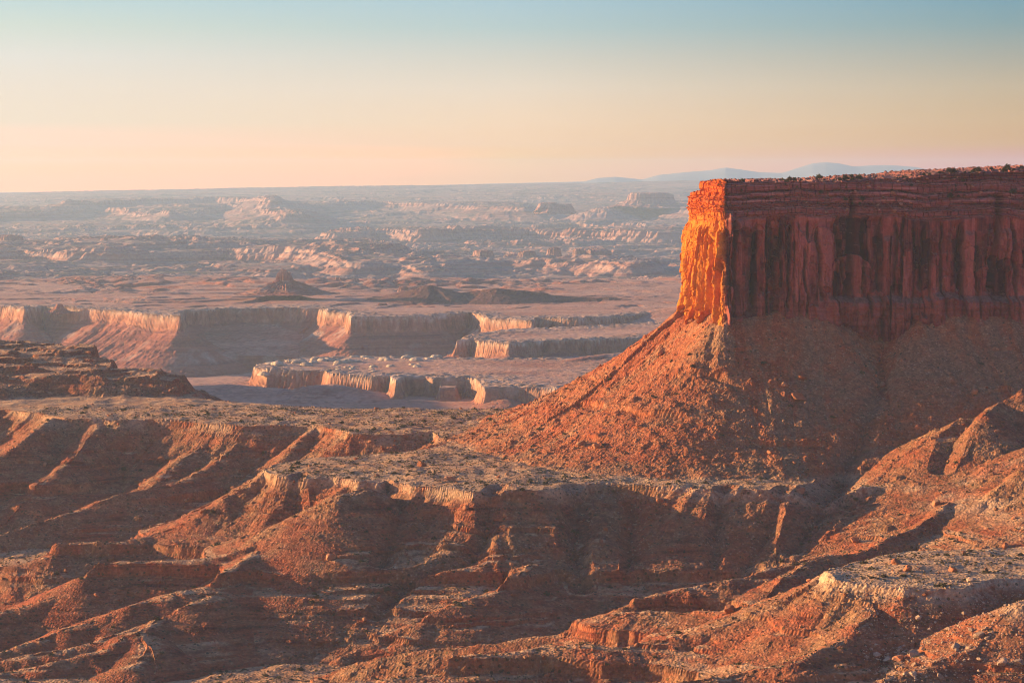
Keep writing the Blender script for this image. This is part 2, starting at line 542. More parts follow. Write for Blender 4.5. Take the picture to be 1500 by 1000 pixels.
# ------------------------------------------------------------------ the near badlands
ZB = -248.0                     # the pale bench that runs through the whole near country


def rows(*spans):
    out = []
    for a, b, step in spans:
        out.append(np.arange(a, b, step / QUAL))
    return np.concatenate(out + [[spans[-1][1]]])


N = Polar(rows((820, 1250, 2.6), (1250, 2420, 1.45), (2420, 2700, 2.4), (2700, 3750, 4.0)),
          np.linspace(rad(-16.5), rad(16.5), int(1500 * QUAL)))
X, Y = N.X, N.Y
wx = fbm(X, Y, 110, 2, 1) * 13 + fbm(X, Y, 38, 2, 3) * 5.5 + fbm(X, Y, 12, 2, 5) * 1.6
wy = fbm(X, Y, 110, 2, 11) * 13 + fbm(X, Y, 38, 2, 13) * 5.5 + fbm(X, Y, 12, 2, 15) * 1.6
XW, YW = X + wx, Y + wy
lo = fbm(X, Y, 260, 3, 21)

H = np.interp(Y, [800, 1300, 1600, 1750, 2200, 2600, 3300, 3800], [-300, -322, -344, -346, -334, -345, -455, -463]).astype(f32) + lo * 4


def bench(H, poly, z, cliff=8.0, s0=0.62, s1=0.40, ease=110.0, wob=1.0, rill=3.0, seed=0, soft=None, keep=None):
    """a flat-topped bench: a caprock step, then a fluted debris slope easing outwards"""
    xs, ys = [p[0] for p in poly], [p[1] for p in poly]
    ws = N.window(min(xs) - 330, max(xs) + 330, min(ys) - 330, max(ys) + 330)
    x, y = X[ws], Y[ws]
    d, S = sdf(x + wx[ws] * wob, y + wy[ws] * wob, poly)
    o = np.maximum(d, 0)
    hc = cliff * (0.72 + 0.5 * gn(S / 45, S * 0, seed + 31) + 0.28 * gn(S / 11, S * 0, seed + 32))
    hc = np.clip(hc, 1.0, None)
    fl = ridged(S / 1.0 + 0.12 * o, o * 0.16, 21, 3, seed + 33) - 0.55
    o2 = np.maximum(o - 2.5 + fl * np.minimum(o * 0.22, rill * 2.4), 0)
    if soft:
        wl_ = sstep(soft[0], soft[1], x)
        hc = hc * (.12 + .88 * wl_)
        s0 = .10 + (s0 - .10) * wl_
        s1 = .10 + (s1 - .10) * wl_
    k = (s0 - s1)
    fall = s1 * o2 + k * ease * (1 - np.exp(-o2 / ease))
    face = hc * (0.25 * sstep(0.0, 0.8, o) + 0.75 * sstep(0.9 + 1.2 * gn(S / 14, S * 0, seed + 36), 3.4, o))
    top = z + 1.6 * fbm(x, y, 60, 3, seed + 34) + 0.035 * np.minimum(-np.minimum(d, 0), 60)
    h = np.where(d < 0, top, z - face - fall)
    if keep is not None:
        h = h - .55 * np.maximum(keep[ws] + 24 + 12 * gn(x / 40, y / 40, 55), 0)
    H[ws] = np.maximum(H[ws], h)
    return ws, d, S


def spur(H, pts, slope=0.60, far=0.36, ease=70.0, crest=3.0, rill=1.0, seed=0, reach=190, wob=0.42):
    """a crest line with debris slopes falling away from it on both sides"""
    acc = 0.0
    for (a, b) in zip(pts[:-1], pts[1:]):
        A, B = P(*a), P(*b)
        ex, ey, ez = B[0] - A[0], B[1] - A[1], B[2] - A[2]
        L2 = ex * ex + ey * ey
        L = math.sqrt(L2)
        ws = N.window(min(A[0], B[0]) - reach, max(A[0], B[0]) + reach, min(A[1], B[1]) - reach, max(A[1], B[1]) + reach)
        x, y = X[ws] + wx[ws] * wob, Y[ws] + wy[ws] * wob
        t = np.clip(((x - A[0]) * ex + (y - A[1]) * ey) / L2, 0, 1)
        ox, oy = x - A[0] - t * ex, y - A[1] - t * ey
        d = np.sqrt(ox * ox + oy * oy)
        side = np.sign(ex * oy - ey * ox)
        s = acc + t * L + side * 400
        d2 = np.maximum(d + (ridged(s, d * 0.2 + seed * 50, 17, 3, seed + 41) - 0.5) * np.minimum(d * 0.22, 5.0) * rill, 0)
        d2 = np.sqrt(d2 * d2 + crest * crest) - crest
        h = A[2] + t * ez - (far * d2 + (slope - far) * ease * (1 - np.exp(-d2 / ease)))
        h = h + 1.4 * gn(s / 26, s * 0, seed + 43) + 0.7 * gn(s / 9, s * 0, seed + 44)
        H[ws] = np.maximum(H[ws], h)
        acc += L


def outline(pix, z, *rest):
    return [PZ(px, py, z) for px, py in pix] + list(rest)


# the benches, far to near
tiers = [
    (-248, 6, [(-260, 606), (0, 598), (57, 607), (93, 613), (190, 615), (233, 615), (317, 620), (360, 622), (450, 623), (478, 625), (512, 634), (560, 635), (633, 633), (660, 640)],
     [(200, 2380), (330, 2600), (60, 2585), (-140, 2590), (-270, 2640), (-360, 2740), (-400, 2950), (-1200, 3200), (-1200, 2480)], 0.64),
]
dB2 = None
for k, (z, cl, pix, rest, s0) in enumerate(tiers):
    ws, d, S = bench(H, outline(pix, z, *rest), z, cl, s0, 0.36 if k == 0 else 0.5, 120 if k == 0 else 40, 1.0 if k == 0 else 0.8, 3.2, seed=60 + 10 * k, soft=None if k == 0 else [None, (-520, -430), (-445, -408), (-502, -472), (-540, -503)][k], keep=dB2)
    if k == 0:
        dB2 = np.full(H.shape, 400, f32)
        dB2[ws] = d

# the stepped shelf on the far left: long gentle flats, short broken ends on the right
ws = N.window(-1100, -250, 2480, 3500)
x, y = X[ws] + wx[ws] * .7, Y[ws] + wy[ws] * .7
rampL = np.interp(y, [2200, 2560, 2620, 2700, 2760, 2830, 2900, 3000, 3600], [-420, -264, -250, -239, -228, -215, -204, -198, -560])
rampR = np.interp(y, [2200, 2600, 2700, 2708, 2746, 2754, 2830, 2900, 3000, 3600], [-400, -256, -251.5, -250, -231, -226, -216, -205, -198, -560])
wr = sstep(-590, -525, x)
ramp = rampL * (1 - wr) + rampR * wr
ledge = 3.5 * sstep(.02, .10, fbm(x * .5, y, 60, 3, 61)) + 2.0 * sstep(.0, .06, fbm(x * .4, y, 33, 3, 64)) - 2.5
edge_ = 5 * gn(y / 17, y * 0, 66)
ceil = np.interp(x + edge_, [-1300, -507, -499, -474, -467, -411, -406, -386, -362, -346, -300, -200], [-197, -197.5, -212, -213, -222, -224, -228, -230, -261, -300, -460, -600])
yb = np.interp(x + edge_, [-700, -600, -507, -499, -470, -467, -411, -406, -386], [3010, 2990, 2915, 2868, 2860, 2834, 2825, 2815, 2808])
h = np.minimum(ramp + ledge, ceil + .5 * ledge) - .8 * np.maximum(y - yb, 0) + 1.5 * fbm(x, y, 30, 3, 67)
H[ws] = np.maximum(H[ws], h)

# the bench under the mesa
B1 = outline([(388, 688), (405, 697), (440, 699), (485, 700), (520, 706), (545, 706), (556, 702), (600, 712), (670, 718), (700, 720), (760, 719), (820, 716), (850, 713), (885, 708),
              (967, 712), (1033, 716), (1090, 717), (1150, 718), (1215, 720), (1240, 716), (1283, 714), (1320, 716), (1386, 723)], ZB,
             (430, 1900), (620, 1880), (620, 2500), (100, 2400), (-40, 2330), PZ(640, 654, ZB), PZ(600, 661, ZB), PZ(520, 667, ZB), PZ(450, 673, ZB), PZ(402, 682, ZB))
PALE = np.zeros_like(H)
ws, d, S = bench(H, B1, ZB, 9, 0.60, 0.36, 95, 0.8, 3.0, seed=120)
PALE[ws] = .75 * np.where(d < 0, np.exp(d / 9), np.exp(-(d / 4.5) ** 2)) * sstep(-.3, .3, gn(S / 60, S * 0, 128))

# the near bench knoll on the right
B4 = outline([(1203, 838), (1230, 850), (1290, 856), (1330, 862), (1410, 863), (1450, 852), (1500, 848), (1560, 850)], ZB,
             (470, 1640), PZ(1400, 805, ZB), PZ(1330, 808, ZB), PZ(1290, 815, ZB), PZ(1240, 822, ZB))
ws, d, S = bench(H, B4, ZB, 6, 0.58, 0.40, 80, 0.5, 3.0, seed=140)
PALE[ws] = np.maximum(PALE[ws], np.where(d < 0, .45 + .5 * np.exp(d / 8), np.exp(-(d / 6) ** 2)))

# crests traced where they stand: (column, row, metres ahead)
spurs = [
    # left: the long fans below the bench nose
    ([(390, 692, 2040), (335, 728, 2010), (290, 760, 1985), (215, 788, 1970), (180, 795, 1960), (90, 800, 1950), (77, 814, 1940), (50, 834, 1925), (0, 868, 1900), (-70, 900, 1870)], .60, 3),
    ([(77, 812, 1940), (0, 832, 1935), (-80, 850, 1930)], .5, 3),
    ([(533, 716, 1930), (500, 724, 1922), (450, 758, 1900), (417, 784, 1885), (383, 797, 1875), (333, 813, 1865), (283, 824, 1855), (180, 829, 1850), (133, 836, 1840), (127, 852, 1830), (83, 873, 1815), (0, 897, 1790), (-70, 915, 1770)], .60, 4),
    ([(400, 791, 1880), (370, 820, 1845), (340, 842, 1815), (300, 853, 1800), (250, 867, 1785), (187, 887, 1765), (100, 920, 1735), (40, 943, 1715), (0, 957, 1700), (-60, 975, 1680)], .52, 5),
    ([(340, 842, 1815), (290, 880, 1770), (233, 907, 1745), (187, 927, 1725), (100, 950, 1700), (0, 967, 1685), (-60, 978, 1670)], .45, 5),
    ([(233, 907, 1745), (205, 928, 1715), (157, 950, 1690), (67, 973, 1665), (0, 987, 1650)], .42, 5),
    ([(208, 925, 1716), (216, 945, 1690), (196, 975, 1655)], .42, 8),
    ([(330, 850, 1812), (400, 905, 1765), (420, 930, 1745)], .40, 8),
    # below the long bench
    ([(690, 724, 1935), (665, 760, 1895), (648, 800, 1862), (640, 826, 1845)], .5, 7),
    ([(800, 724, 1938), (802, 790, 1868), (798, 826, 1838), (775, 832, 1812), (763, 845, 1792), (720, 862, 1772), (670, 878, 1752), (617, 907, 1732), (563, 933, 1720), (500, 960, 1700)], .55, 3),
    ([(1010, 722, 1940), (985, 790, 1870), (965, 850, 1815)], .5, 8),
    ([(885, 716, 1950), (880, 790, 1868), (872, 850, 1815)], .5, 8),
    ([(1288, 716, 1926), (1250, 757, 1890), (1207, 789, 1862), (1168, 822, 1842)], .58, 3),
    # the right foreground
    ([(1393, 738, 1850), (1350, 770, 1815), (1300, 788, 1790), (1260, 810, 1765), (1193, 818, 1750), (1067, 850, 1715), (980, 870, 1705), (930, 880, 1700), (905, 892, 1698)], .55, 3),
    ([(1193, 822, 1740), (1150, 846, 1700), (1140, 856, 1690)], .5, 3),
    ([(1130, 880, 1530), (1067, 895, 1560), (1000, 897, 1580), (900, 897, 1600), (850, 915, 1605), (733, 943, 1612), (633, 952, 1625), (530, 967, 1640), (463, 990, 1645)], .52, 3),
    ([(1205, 840, 1521), (1150, 873, 1510), (1083, 907, 1500), (1000, 933, 1490), (900, 950, 1485), (783, 954, 1490), (700, 968, 1480), (617, 983, 1470), (500, 998, 1460), (420, 1010, 1450)], .5, 4),
    ([(1280, 858, 1475), (1284, 895, 1440), (1235, 940, 1400), (1167, 967, 1380), (1077, 990, 1370), (1000, 1003, 1360)], .5, 5),
    ([(1620, 845, 1450), (1500, 880, 1400), (1467, 910, 1390), (1443, 940, 1370), (1367, 973, 1350), (1300, 998, 1335), (1200, 1030, 1310)], .55, 4),
    # right: the lit spurs under the mesa
    ([(1560, 565, 2060), (1500, 575, 2040), (1467, 590, 2030), (1417, 607, 2020), (1367, 638, 2000), (1320, 672, 1975), (1290, 700, 1950)], .60, 4),
    ([(1467, 590, 2030), (1443, 607, 1990), (1430, 640, 1965), (1440, 680, 1935)], .62, 3),
    ([(1640, 620, 1950), (1560, 638, 1930), (1500, 662, 1918), (1460, 679, 1908), (1417, 709, 1898), (1386, 722, 1890)], .55, 5),
    ([(1540, 645, 1925), (1590, 720, 1800), (1640, 780, 1700), (1660, 850, 1560)], .42, 8),
    ([(1500, 690, 1860), (1440, 735, 1840), (1393, 742, 1850)], .5, 5),
    # middle left: spurs under the far bench
    ([(75, 612, 2490), (40, 640, 2430), (0, 668, 2390), (-50, 695, 2340)], .62, 4),
    ([(322, 622, 2465), (285, 660, 2400), (240, 697, 2330), (195, 735, 2275)], .60, 6),
    ([(365, 624, 2450), (330, 668, 2370), (267, 703, 2300), (190, 722, 2262), (150, 731, 2245), (67, 764, 2200), (0, 784, 2170), (-70, 802, 2145)], .56, 3),
    ([(150, 618, 2480), (110, 670, 2390), (60, 710, 2330)], .60, 6),
    ([(462, 626, 2412), (432, 655, 2370), (408, 682, 2330), (360, 712, 2290)], .62, 4),
]
for k, (pts, sl, cr) in enumerate(spurs):
    wide = 1.5 if k < 8 else (1.5 if k > 23 else 1.2)
    spur(H, pts, sl * (.92 if k < 8 else 1), sl * 0.60, 60, cr * wide, 1.0, seed=200 + 7 * k)

# ledges: hard bands in the red beds under the bench
def terrace(H, ws, level, h, mask, shift=0):
    z = H[ws] - shift
    t = np.interp(z, [-2000, level - 1.7 * h, level - .58 * h, level - .42 * h, level + .75 * h, 2000], [-2000, level - 1.7 * h, level - h, level, level + .75 * h, 2000])
    H[ws] = z + mask * (t - z) + shift


FAN = (sstep(-110, -200, X) * sstep(1900, 1840, Y)).astype(f32)      # the smooth mud fans at the lower left
ws = N.window(-700, 700, 1250, 2450)
for k, (lev, h, a, b) in enumerate([(-297, 9, -.3, .0), (-318, 4, -.05, .2), (-272, 3.0, -.05, .3), (-284, 3.5, -.05, .3), (-308, 3, 0, .3), (-330, 3.5, 0, .3), (-262, 3.0, 0, .4)]):
    m = sstep(a, b, fbm(X[ws], Y[ws], 150, 3, 300 + k))
    terrace(H, ws, lev, h, m * (1 if k == 0 else 1 - .85 * FAN[ws]), 2.0 * lo[ws] + 0.5 * gn(X[ws] / 9, Y[ws] / 9, 320 + k))

for k in range(11):
    m = sstep(.05, .22, fbm(X[ws], Y[ws], 90, 3, 340 + k))
    terrace(H, ws, -257 - 8.1 * k, 1.7 + .4 * (k % 3), m * (1 - .5 * FAN[ws]), 2.0 * lo[ws] + 0.6 * gn(X[ws] / 12, Y[ws] / 12, 360 + k))

# the mesa's debris apron
MESA_FOOT = [(1000, 2252), (1063, 2184), (1100, 2186), (1150, 2186), (1215, 2182), (1262, 2194), (1300, 2200), (1350, 2182), (1430, 2192), (1500, 2198), (1640, 2212), (1840, 2236)]
FOOT = [((px - 750) / FPX * D, D) for px, D in MESA_FOOT] + [(720, 2700), (330, 2600), (190, 2440), (172, 2330)]
wsM = N.window(-260, 760, 1850, 2760)
xm, ym = X[wsM], Y[wsM]
d, S = sdf(xm + wx[wsM] * .25, ym + wy[wsM] * .25, FOOT)
o = np.maximum(d - 9 + 3.5 * gn(xm / 60, ym / 60, 407), -14)
cone = gn(S / 95, S * 0, 403) * 0.6 + 0.5 * gn(S / 40, S * 0, 404)
rl = ridged(S + 0.1 * o + 5 * gn(xm / 14, ym / 14, 408), o * 0.12, 24, 3, 401) - 0.5
o2 = np.maximum(o * (1 - 0.10 * cone) + rl * np.minimum(np.maximum(o, 0) * 0.27, 9.0), -14)
fl = np.hypot(*np.diff(np.array(FOOT[:12]), axis=0).T).cumsum()
fpx = np.interp(S, np.concatenate([[0], fl]), [p[0] for p in MESA_FOOT])
frow = np.interp(fpx, [1000, 1063, 1100, 1160, 1200, 1217, 1267, 1300, 1350, 1390, 1433, 1500, 1840], [475, 479, 478, 470, 476, 482, 496, 502, 482, 472, 467, 470, 466])
fz = (-(frow - 262) / FPX * 2185).astype(f32)
apr = fz * np.exp(-np.maximum(o, 0) / 90) + (1 - np.exp(-np.maximum(o, 0) / 90)) * -133 - np.interp(o2, [-14, 0, 22, 60, 110, 160, 215, 260, 330, 1200], [-9, 0, 17, 43, 73, 97, 115.5, 128, 160, 700]).astype(f32)
apr += 1.8 * fbm(xm, ym, 30, 3, 405)
h0 = H[wsM].copy()
H[wsM] = np.maximum(h0, apr)
talus = np.zeros_like(H)
streak = np.zeros_like(H)
streak[wsM] = fbm(S / 1.0 + 5 * gn(o / 40, S / 30, 420), o * .13, 17, 4, 421, .6) - .30 * sstep(222, 130, xm)  # downslope streaks, plus the sunlit left flank's redness put into the colour
talus[wsM] = sstep(-3, 3, apr - h0)
m = sstep(-.08, .15, fbm(xm, ym, 70, 3, 410))
terrace(H, wsM, -201, 6.5, m * talus[wsM], 1.5 * gn(xm / 25, ym / 25, 411))
for lv, hh_, sd_ in ((-168, 4.5, 430), (-222, 4.5, 432), (-184, 3.0, 434), (-150, 3.0, 436)):
    terrace(H, wsM, lv, hh_, sstep(.08, .25, fbm(xm, ym, 60, 3, sd_)) * talus[wsM], 1.5 * gn(xm / 25, ym / 25, sd_ + 1))


def carve(H, pts, width=28, slope=0.55):
    for (a, b) in zip(pts[:-1], pts[1:]):
        (pa, qa, Da, ha), (pb, qb, Db, hb) = a, b
        A, B = P(pa, qa, Da), P(pb, qb, Db)
        ws = N.window(min(A[0], B[0]) - 60, max(A[0], B[0]) + 60, min(A[1], B[1]) - 60, max(A[1], B[1]) + 60)
        x, y = X[ws] + wx[ws] * .5, Y[ws] + wy[ws] * .5
        ex, ey = B[0] - A[0], B[1] - A[1]
        t = np.clip(((x - A[0]) * ex + (y - A[1]) * ey) / (ex * ex + ey * ey), 0, 1)
        dd = np.hypot(x - A[0] - t * ex, y - A[1] - t * ey)
        dep = np.maximum((ha + (hb - ha) * t) - slope * dd, 0)
        CUT[ws] = np.maximum(CUT[ws], dep)


CUT = np.zeros_like(H)
for g in [
    [(1296, 512, 2170, 1), (1290, 550, 2120, 5), (1262, 590, 2070, 7), (1256, 625, 2035, 9), (1232, 665, 1995, 9), (1228, 715, 1945, 12), (1200, 765, 1900, 14), (1165, 815, 1850, 8)],
    [(1120, 600, 2080, 0), (1040, 560, 2130, 4), (1050, 510, 2180, 2)],
    [(1150, 725, 1925, 5), (1120, 790, 1868, 5), (1090, 840, 1825, 3)],
    [(845, 725, 1930, 7), (838, 790, 1865, 8), (850, 860, 1800, 6)],
    [(730, 725, 1930, 5), (712, 790, 1862, 6), (690, 828, 1835, 7), (600, 850, 1810, 7), (550, 900, 1760, 5)],
    [(580, 720, 1935, 5), (575, 780, 1880, 6), (560, 840, 1830, 5)],
    [(930, 722, 1930, 6), (925, 790, 1865, 6), (918, 850, 1815, 3)],
    [(1060, 722, 1930, 6), (1055, 790, 1865, 6), (1048, 840, 1825, 2)],
    [(1460, 560, 2080, 5), (1400, 640, 1990, 8), (1380, 700, 1930, 6)],
    [(440, 705, 2020, 4), (430, 745, 1955, 6), (370, 790, 1920, 5)],
]:
    carve(H, g)
H -= CUT

# rock and soil relief
gz = N.slope(H)
steep = sstep(.10, .38, gz).astype(f32)
screeN = sstep(-.05, .4, fbm(X, Y, 60, 3, 510))
screeN = screeN * (1 - .85 * FAN)
rough = (0.25 + 0.75 * steep) * (1 - .55 * FAN) * (.45 + .55 * np.maximum(screeN, talus))
dw, vw = worley(X, Y, 2.4, 536)
H += (.25 + .75 * np.maximum(screeN, talus)) * steep * np.clip(.6 - dw, 0, .5) * (vw - .15) * 1.1
H += rough * (1.2 * fbm(X, Y, 22, 2, 501) + 0.6 * fbm(X, Y, 8, 2, 503) + 0.32 * fbm(X, Y, 3.6, 2, 505))
screeM = np.clip(0.35 * steep * (1 - .9 * FAN) + 0.5 * talus * steep + 0.75 * screeN * steep, 0, 1)
for wl, amp, thr, sd in ((11.0, 3.2, .90, 520), (6.0, 1.6, .82, 521), (3.0, .8, .6, 522)):
    dw, vw = worley(X + 1.2 * gn(X / 3, Y / 3, 523), Y + 1.2 * gn(X / 3, Y / 3, 524), wl, sd)
    H += (vw > thr) * np.clip(0.52 - dw, 0, .3) * amp * 1.25 * (0.06 + screeM) * (0.5 + vw)
flatm = 1 - steep
H += flatm * (2.3 * fbm(X, Y, 42, 2, 540) + .9 * fbm(X, Y, 15, 2, 543))
dw, vw = worley(X, Y, 4.2, 530)
H += flatm * (vw > .5) * np.clip(.42 - dw, 0, .3) * 1.2 * (vw - .2)       # cushions of scrub and soil on the flats
H[0] = -700
N.H = H
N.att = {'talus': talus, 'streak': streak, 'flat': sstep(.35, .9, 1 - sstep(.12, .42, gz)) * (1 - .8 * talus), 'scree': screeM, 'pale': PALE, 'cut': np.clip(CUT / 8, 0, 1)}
NEAR_SEEN = N.seen()
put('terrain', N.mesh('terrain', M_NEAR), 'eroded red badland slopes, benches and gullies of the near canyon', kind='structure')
# ------------------------------------------------------------------ the canyon country below, 3 to 10 km off
ZW = -420.0                     # the white-rimmed plateau
MD = Polar(rows((3600, 4700, 11), (4700, 6700, 6.0), (6700, 7150, 8), (7150, 8100, 5.5), (8100, 10200, 11)),
           np.linspace(rad(-16.5), rad(16.5), int(1150 * QUAL)))
X2, Y2 = MD.X, MD.Y
vx = fbm(X2, Y2, 320, 3, 601) * 34 + fbm(X2, Y2, 70, 3, 604) * 9
vy = fbm(X2, Y2, 320, 3, 611) * 34 + fbm(X2, Y2, 70, 3, 614) * 9
H2 = np.full(X2.shape, -592.0, f32) + 6 * fbm(X2, Y2, 300, 3, 621)
RIM = np.zeros_like(H2)
HILL = np.zeros_like(H2)


def block(poly, z, cliff, s0, s1, ease, wob=1.0, rill=1.0, seed=0, rise=0.0, knob=0.0, edge=4.0):
    """a plateau with a sheer fluted rim over a debris slope"""
    global H2
    d, S = sdf(X2 + vx * wob, Y2 + vy * wob, poly)
    o = np.maximum(d, 0)
    hc = cliff * (1 + 0.36 * gn(S / 190, S * 0, seed + 1) + 0.16 * gn(S / 45, S * 0, seed + 2))
    col = ridged(S + 25 * gn(S / 130, S * 0, seed + 8), S * 0, 170, 5, seed + 6, .6) * (.5 + .8 * sstep(-.2, .4, gn(S / 210, S * 0, seed + 9)))
    oc = np.maximum(o - edge * .9 * col, 0)
    rl = ridged(S + .2 * o, o * .1, 75, 3, seed + 3) - .5
    o2 = np.maximum(o - edge * 3 + rl * np.minimum(o * .32, 26 * rill), 0)
    fall = s1 * o2 + (s0 - s1) * ease * (1 - np.exp(-o2 / ease))
    face = hc * (0.22 * sstep(0, 2.0, oc) + 0.5 * sstep(2.2, edge + 2.5, oc) + 0.28 * sstep(edge + 3, edge + 8, oc))
    i = -np.minimum(d, 0)
    top = z + rise * np.minimum(i, 1500) + 2.2 * fbm(X2, Y2, 140, 3, seed + 4)
    if knob:
        dw, vw = worley(X2 + 6 * gn(X2 / 20, Y2 / 20, seed), Y2, 24, seed + 5)
        fade = np.exp(-i / 75) * sstep(-2, 10, i)
        top = top + knob * np.sqrt(np.clip(.62 - dw, 0, 1)) * (vw > .25) * fade * (0.5 + vw)
    h = np.where(d < 0, top, z - face - fall)
    win = h > H2
    H2 = np.maximum(H2, h)
    near_rim = .75 * np.exp(-(i / 95) ** 2) * (d < 0) * (1.0 if knob else 0.25) + (d >= 0) * (o < edge * 0.9) * 1.0
    RIM[...] = np.where(win, near_rim, RIM)
    return d, S


W = lambda pix, z=ZW: [PZ(px, py, z) for px, py in pix]
# the low red plain behind the near country
block([(-1900, 3300), (1900, 3300), (1900, 7300), (600, 7350), (120, 6500), (-60, 6150), (-160, 5900)] + W([(480, 556), (420, 556), (330, 551), (240, 556), (150, 562), (40, 565), (-200, 560), (-420, 560)], -461),
      -461, 4, .35, .30, 60, 0.6, .7, 700)
# far long rim with its headlands
W3 = W([(-420, 444), (-100, 446), (0, 448), (40, 452), (62, 448), (110, 451), (160, 454), (205, 458), (262, 462), (268, 455), (330, 452), (400, 451), (470, 452), (484, 456), (509, 458), (512, 464), (560, 463), (630, 462), (690, 457), (716, 465), (779, 470), (786, 464), (850, 466), (905, 463), (960, 458), (1100, 456), (1400, 454)])
block(W3 + [(2600, 10400), (-3000, 10400)], ZW, 46, .64, .40, 150, 0.62, 1.25, 720, 0.0, 5.0, 5.0)
# middle terrace with the bright cliff
W2 = W([(668, 498), (690, 497), (701, 499), (745, 503), (790, 499), (850, 497), (905, 495), (960, 492), (1050, 490)])
block(W2 + [(560, 6900), (400, 7050)] + W([(860, 478), (760, 482), (690, 489)]), ZW, 40, .5, .36, 60, 0.6, .8, 740, 0.0, 5.5, 5.0)
# near terrace: two steps of pale cliff
W1 = W([(375, 538), (392, 541), (440, 542), (478, 543), (488, 547), (520, 549), (545, 551), (573, 550), (583, 556), (592, 551), (628, 551), (640, 553), (684, 553), (707, 556), (712, 566), (760, 566), (800, 568), (870, 574)])
block(W1 + [(260, 5330), (300, 5650), (90, 5640)] + W([(640, 524), (560, 523), (500, 522), (440, 525), (400, 529), (376, 534)]), ZW, 41, .5, .34, 40, 0.55, .8, 760, 0.0, 5.0, 4.5)
# detached block in front of it
block(W([(645, 568), (666, 568), (668, 563), (646, 563)], -436), -436, 22, .5, .3, 25, 0.1, .5, 770, 0, 0, 3.0)

# red hills and ridges
for k, (pts, sl, cr) in enumerate([
    ([(540, 443, 8300), (585, 433, 8320), (612, 425, 8340), (630, 417, 8360), (646, 424, 8360), (668, 429, 8350), (700, 424, 8340), (722, 421, 8340), (760, 425, 8340), (805, 430, 8340), (870, 435, 8340), (960, 440, 8340)], .34, 14),
    ([(630, 419, 8355), (612, 436, 8250), (575, 448, 8160)], .34, 12),
    ([(722, 422, 8340), (735, 434, 8260)], .3, 12),
    ([(905, 470, 7500), (960, 456, 7560), (1010, 447, 7600), (1060, 445, 7600)], .22, 20),
    ([(765, 547, 5350), (800, 534, 5480), (860, 523, 5600), (930, 516, 5700), (1020, 512, 5750)], .24, 16),
    ([(740, 585, 4850), (800, 574, 4980), (860, 566, 5080), (930, 556, 5150)], .30, 16),
    ([(430, 578, 5050), (465, 563, 5080), (485, 562, 5090), (520, 577, 5090)], .26, 18),
    ([(250, 566, 5300), (330, 562, 5150), (400, 568, 5100)], .2, 20),
    # unseen ridge added off the left of the view to throw shade over the plain
    ([(-150, 436, 4840), (-128, 432, 5000), (-84, 434, 5310)], 1.5, 10),
    ([(-200, 436, 4860), (-170, 434, 5260)], 1.5, 14),
    ([(330, 448, 8000), (385, 437, 8250), (415, 428, 8320), (445, 436, 8330), (475, 444, 8350)], .30, 8),
    ([(520, 446, 8200), (548, 438, 8300), (562, 436, 8330)], .35, 8),
    ([(575, 436, 8900), (590, 424, 8950), (603, 432, 8960)], .6, 8),
]):
    acc = 0.0
    for (a, b) in zip(pts[:-1], pts[1:]):
        A, B = P(*a), P(*b)
        R = 520
        ws = MD.window(min(A[0], B[0]) - R, max(A[0], B[0]) + R, min(A[1], B[1]) - R, max(A[1], B[1]) + R)
        x, y = X2[ws] + vx[ws] * .5, Y2[ws] + vy[ws] * .5
        ex, ey = B[0] - A[0], B[1] - A[1]
        L2 = ex * ex + ey * ey
        t = np.clip(((x - A[0]) * ex + (y - A[1]) * ey) / L2, 0, 1)
        ox, oy = x - A[0] - t * ex, y - A[1] - t * ey
        dd = np.sqrt(ox * ox + oy * oy)
        s = acc + t * math.sqrt(L2) + np.sign(ex * oy - ey * ox) * 900
        dd = np.maximum(dd + (ridged(s, dd * .15 + k * 30, 60, 3, 800 + k) - .5) * np.minimum(dd * .3, 22), 0)
        dd = np.sqrt(dd * dd + cr * cr) - cr
        hh = A[2] + t * (B[2] - A[2]) - sl * dd * (0.7 + 0.3 * np.exp(-dd / 90))
        RIM[ws] = np.where(hh > H2[ws], 0, RIM[ws])
        if k in (0, 1, 2):
            HILL[ws] = np.where(hh > H2[ws], 1, HILL[ws])
        H2[ws] = np.maximum(H2[ws], hh)
        acc += math.sqrt(L2)

g2 = MD.slope(H2)
st2 = sstep(.08, .35, g2).astype(f32)
H2 += (0.3 + 0.7 * st2) * (3.0 * fbm(X2, Y2, 55, 3, 830) + 1.2 * fbm(X2, Y2, 17, 2, 834))
H2 += 5 * fbm(X2, Y2, 700, 3, 838) * (1 - RIM)
dw, vw = worley(X2, Y2, 15, 840)
H2 += (vw > .7) * np.clip(.5 - dw, 0, .3) * 5.0 * (.2 + st2)
# low broken ledges on the long plateau
fz3 = sstep(7750, 7950, Y2 + 60 * fbm(X2, Y2, 300, 2, 860)) * sstep(8800, 8500, Y2) * (H2 > ZW - 12)
q = fbm(X2 * .8 + vx, Y2 + vy, 420, 5, 861) * .8 + .5
H2 += fz3 * 20 * (np.floor(q * 4) / 4 + sstep(.4, .6, q * 4 - np.floor(q * 4)) / 4 - .45)
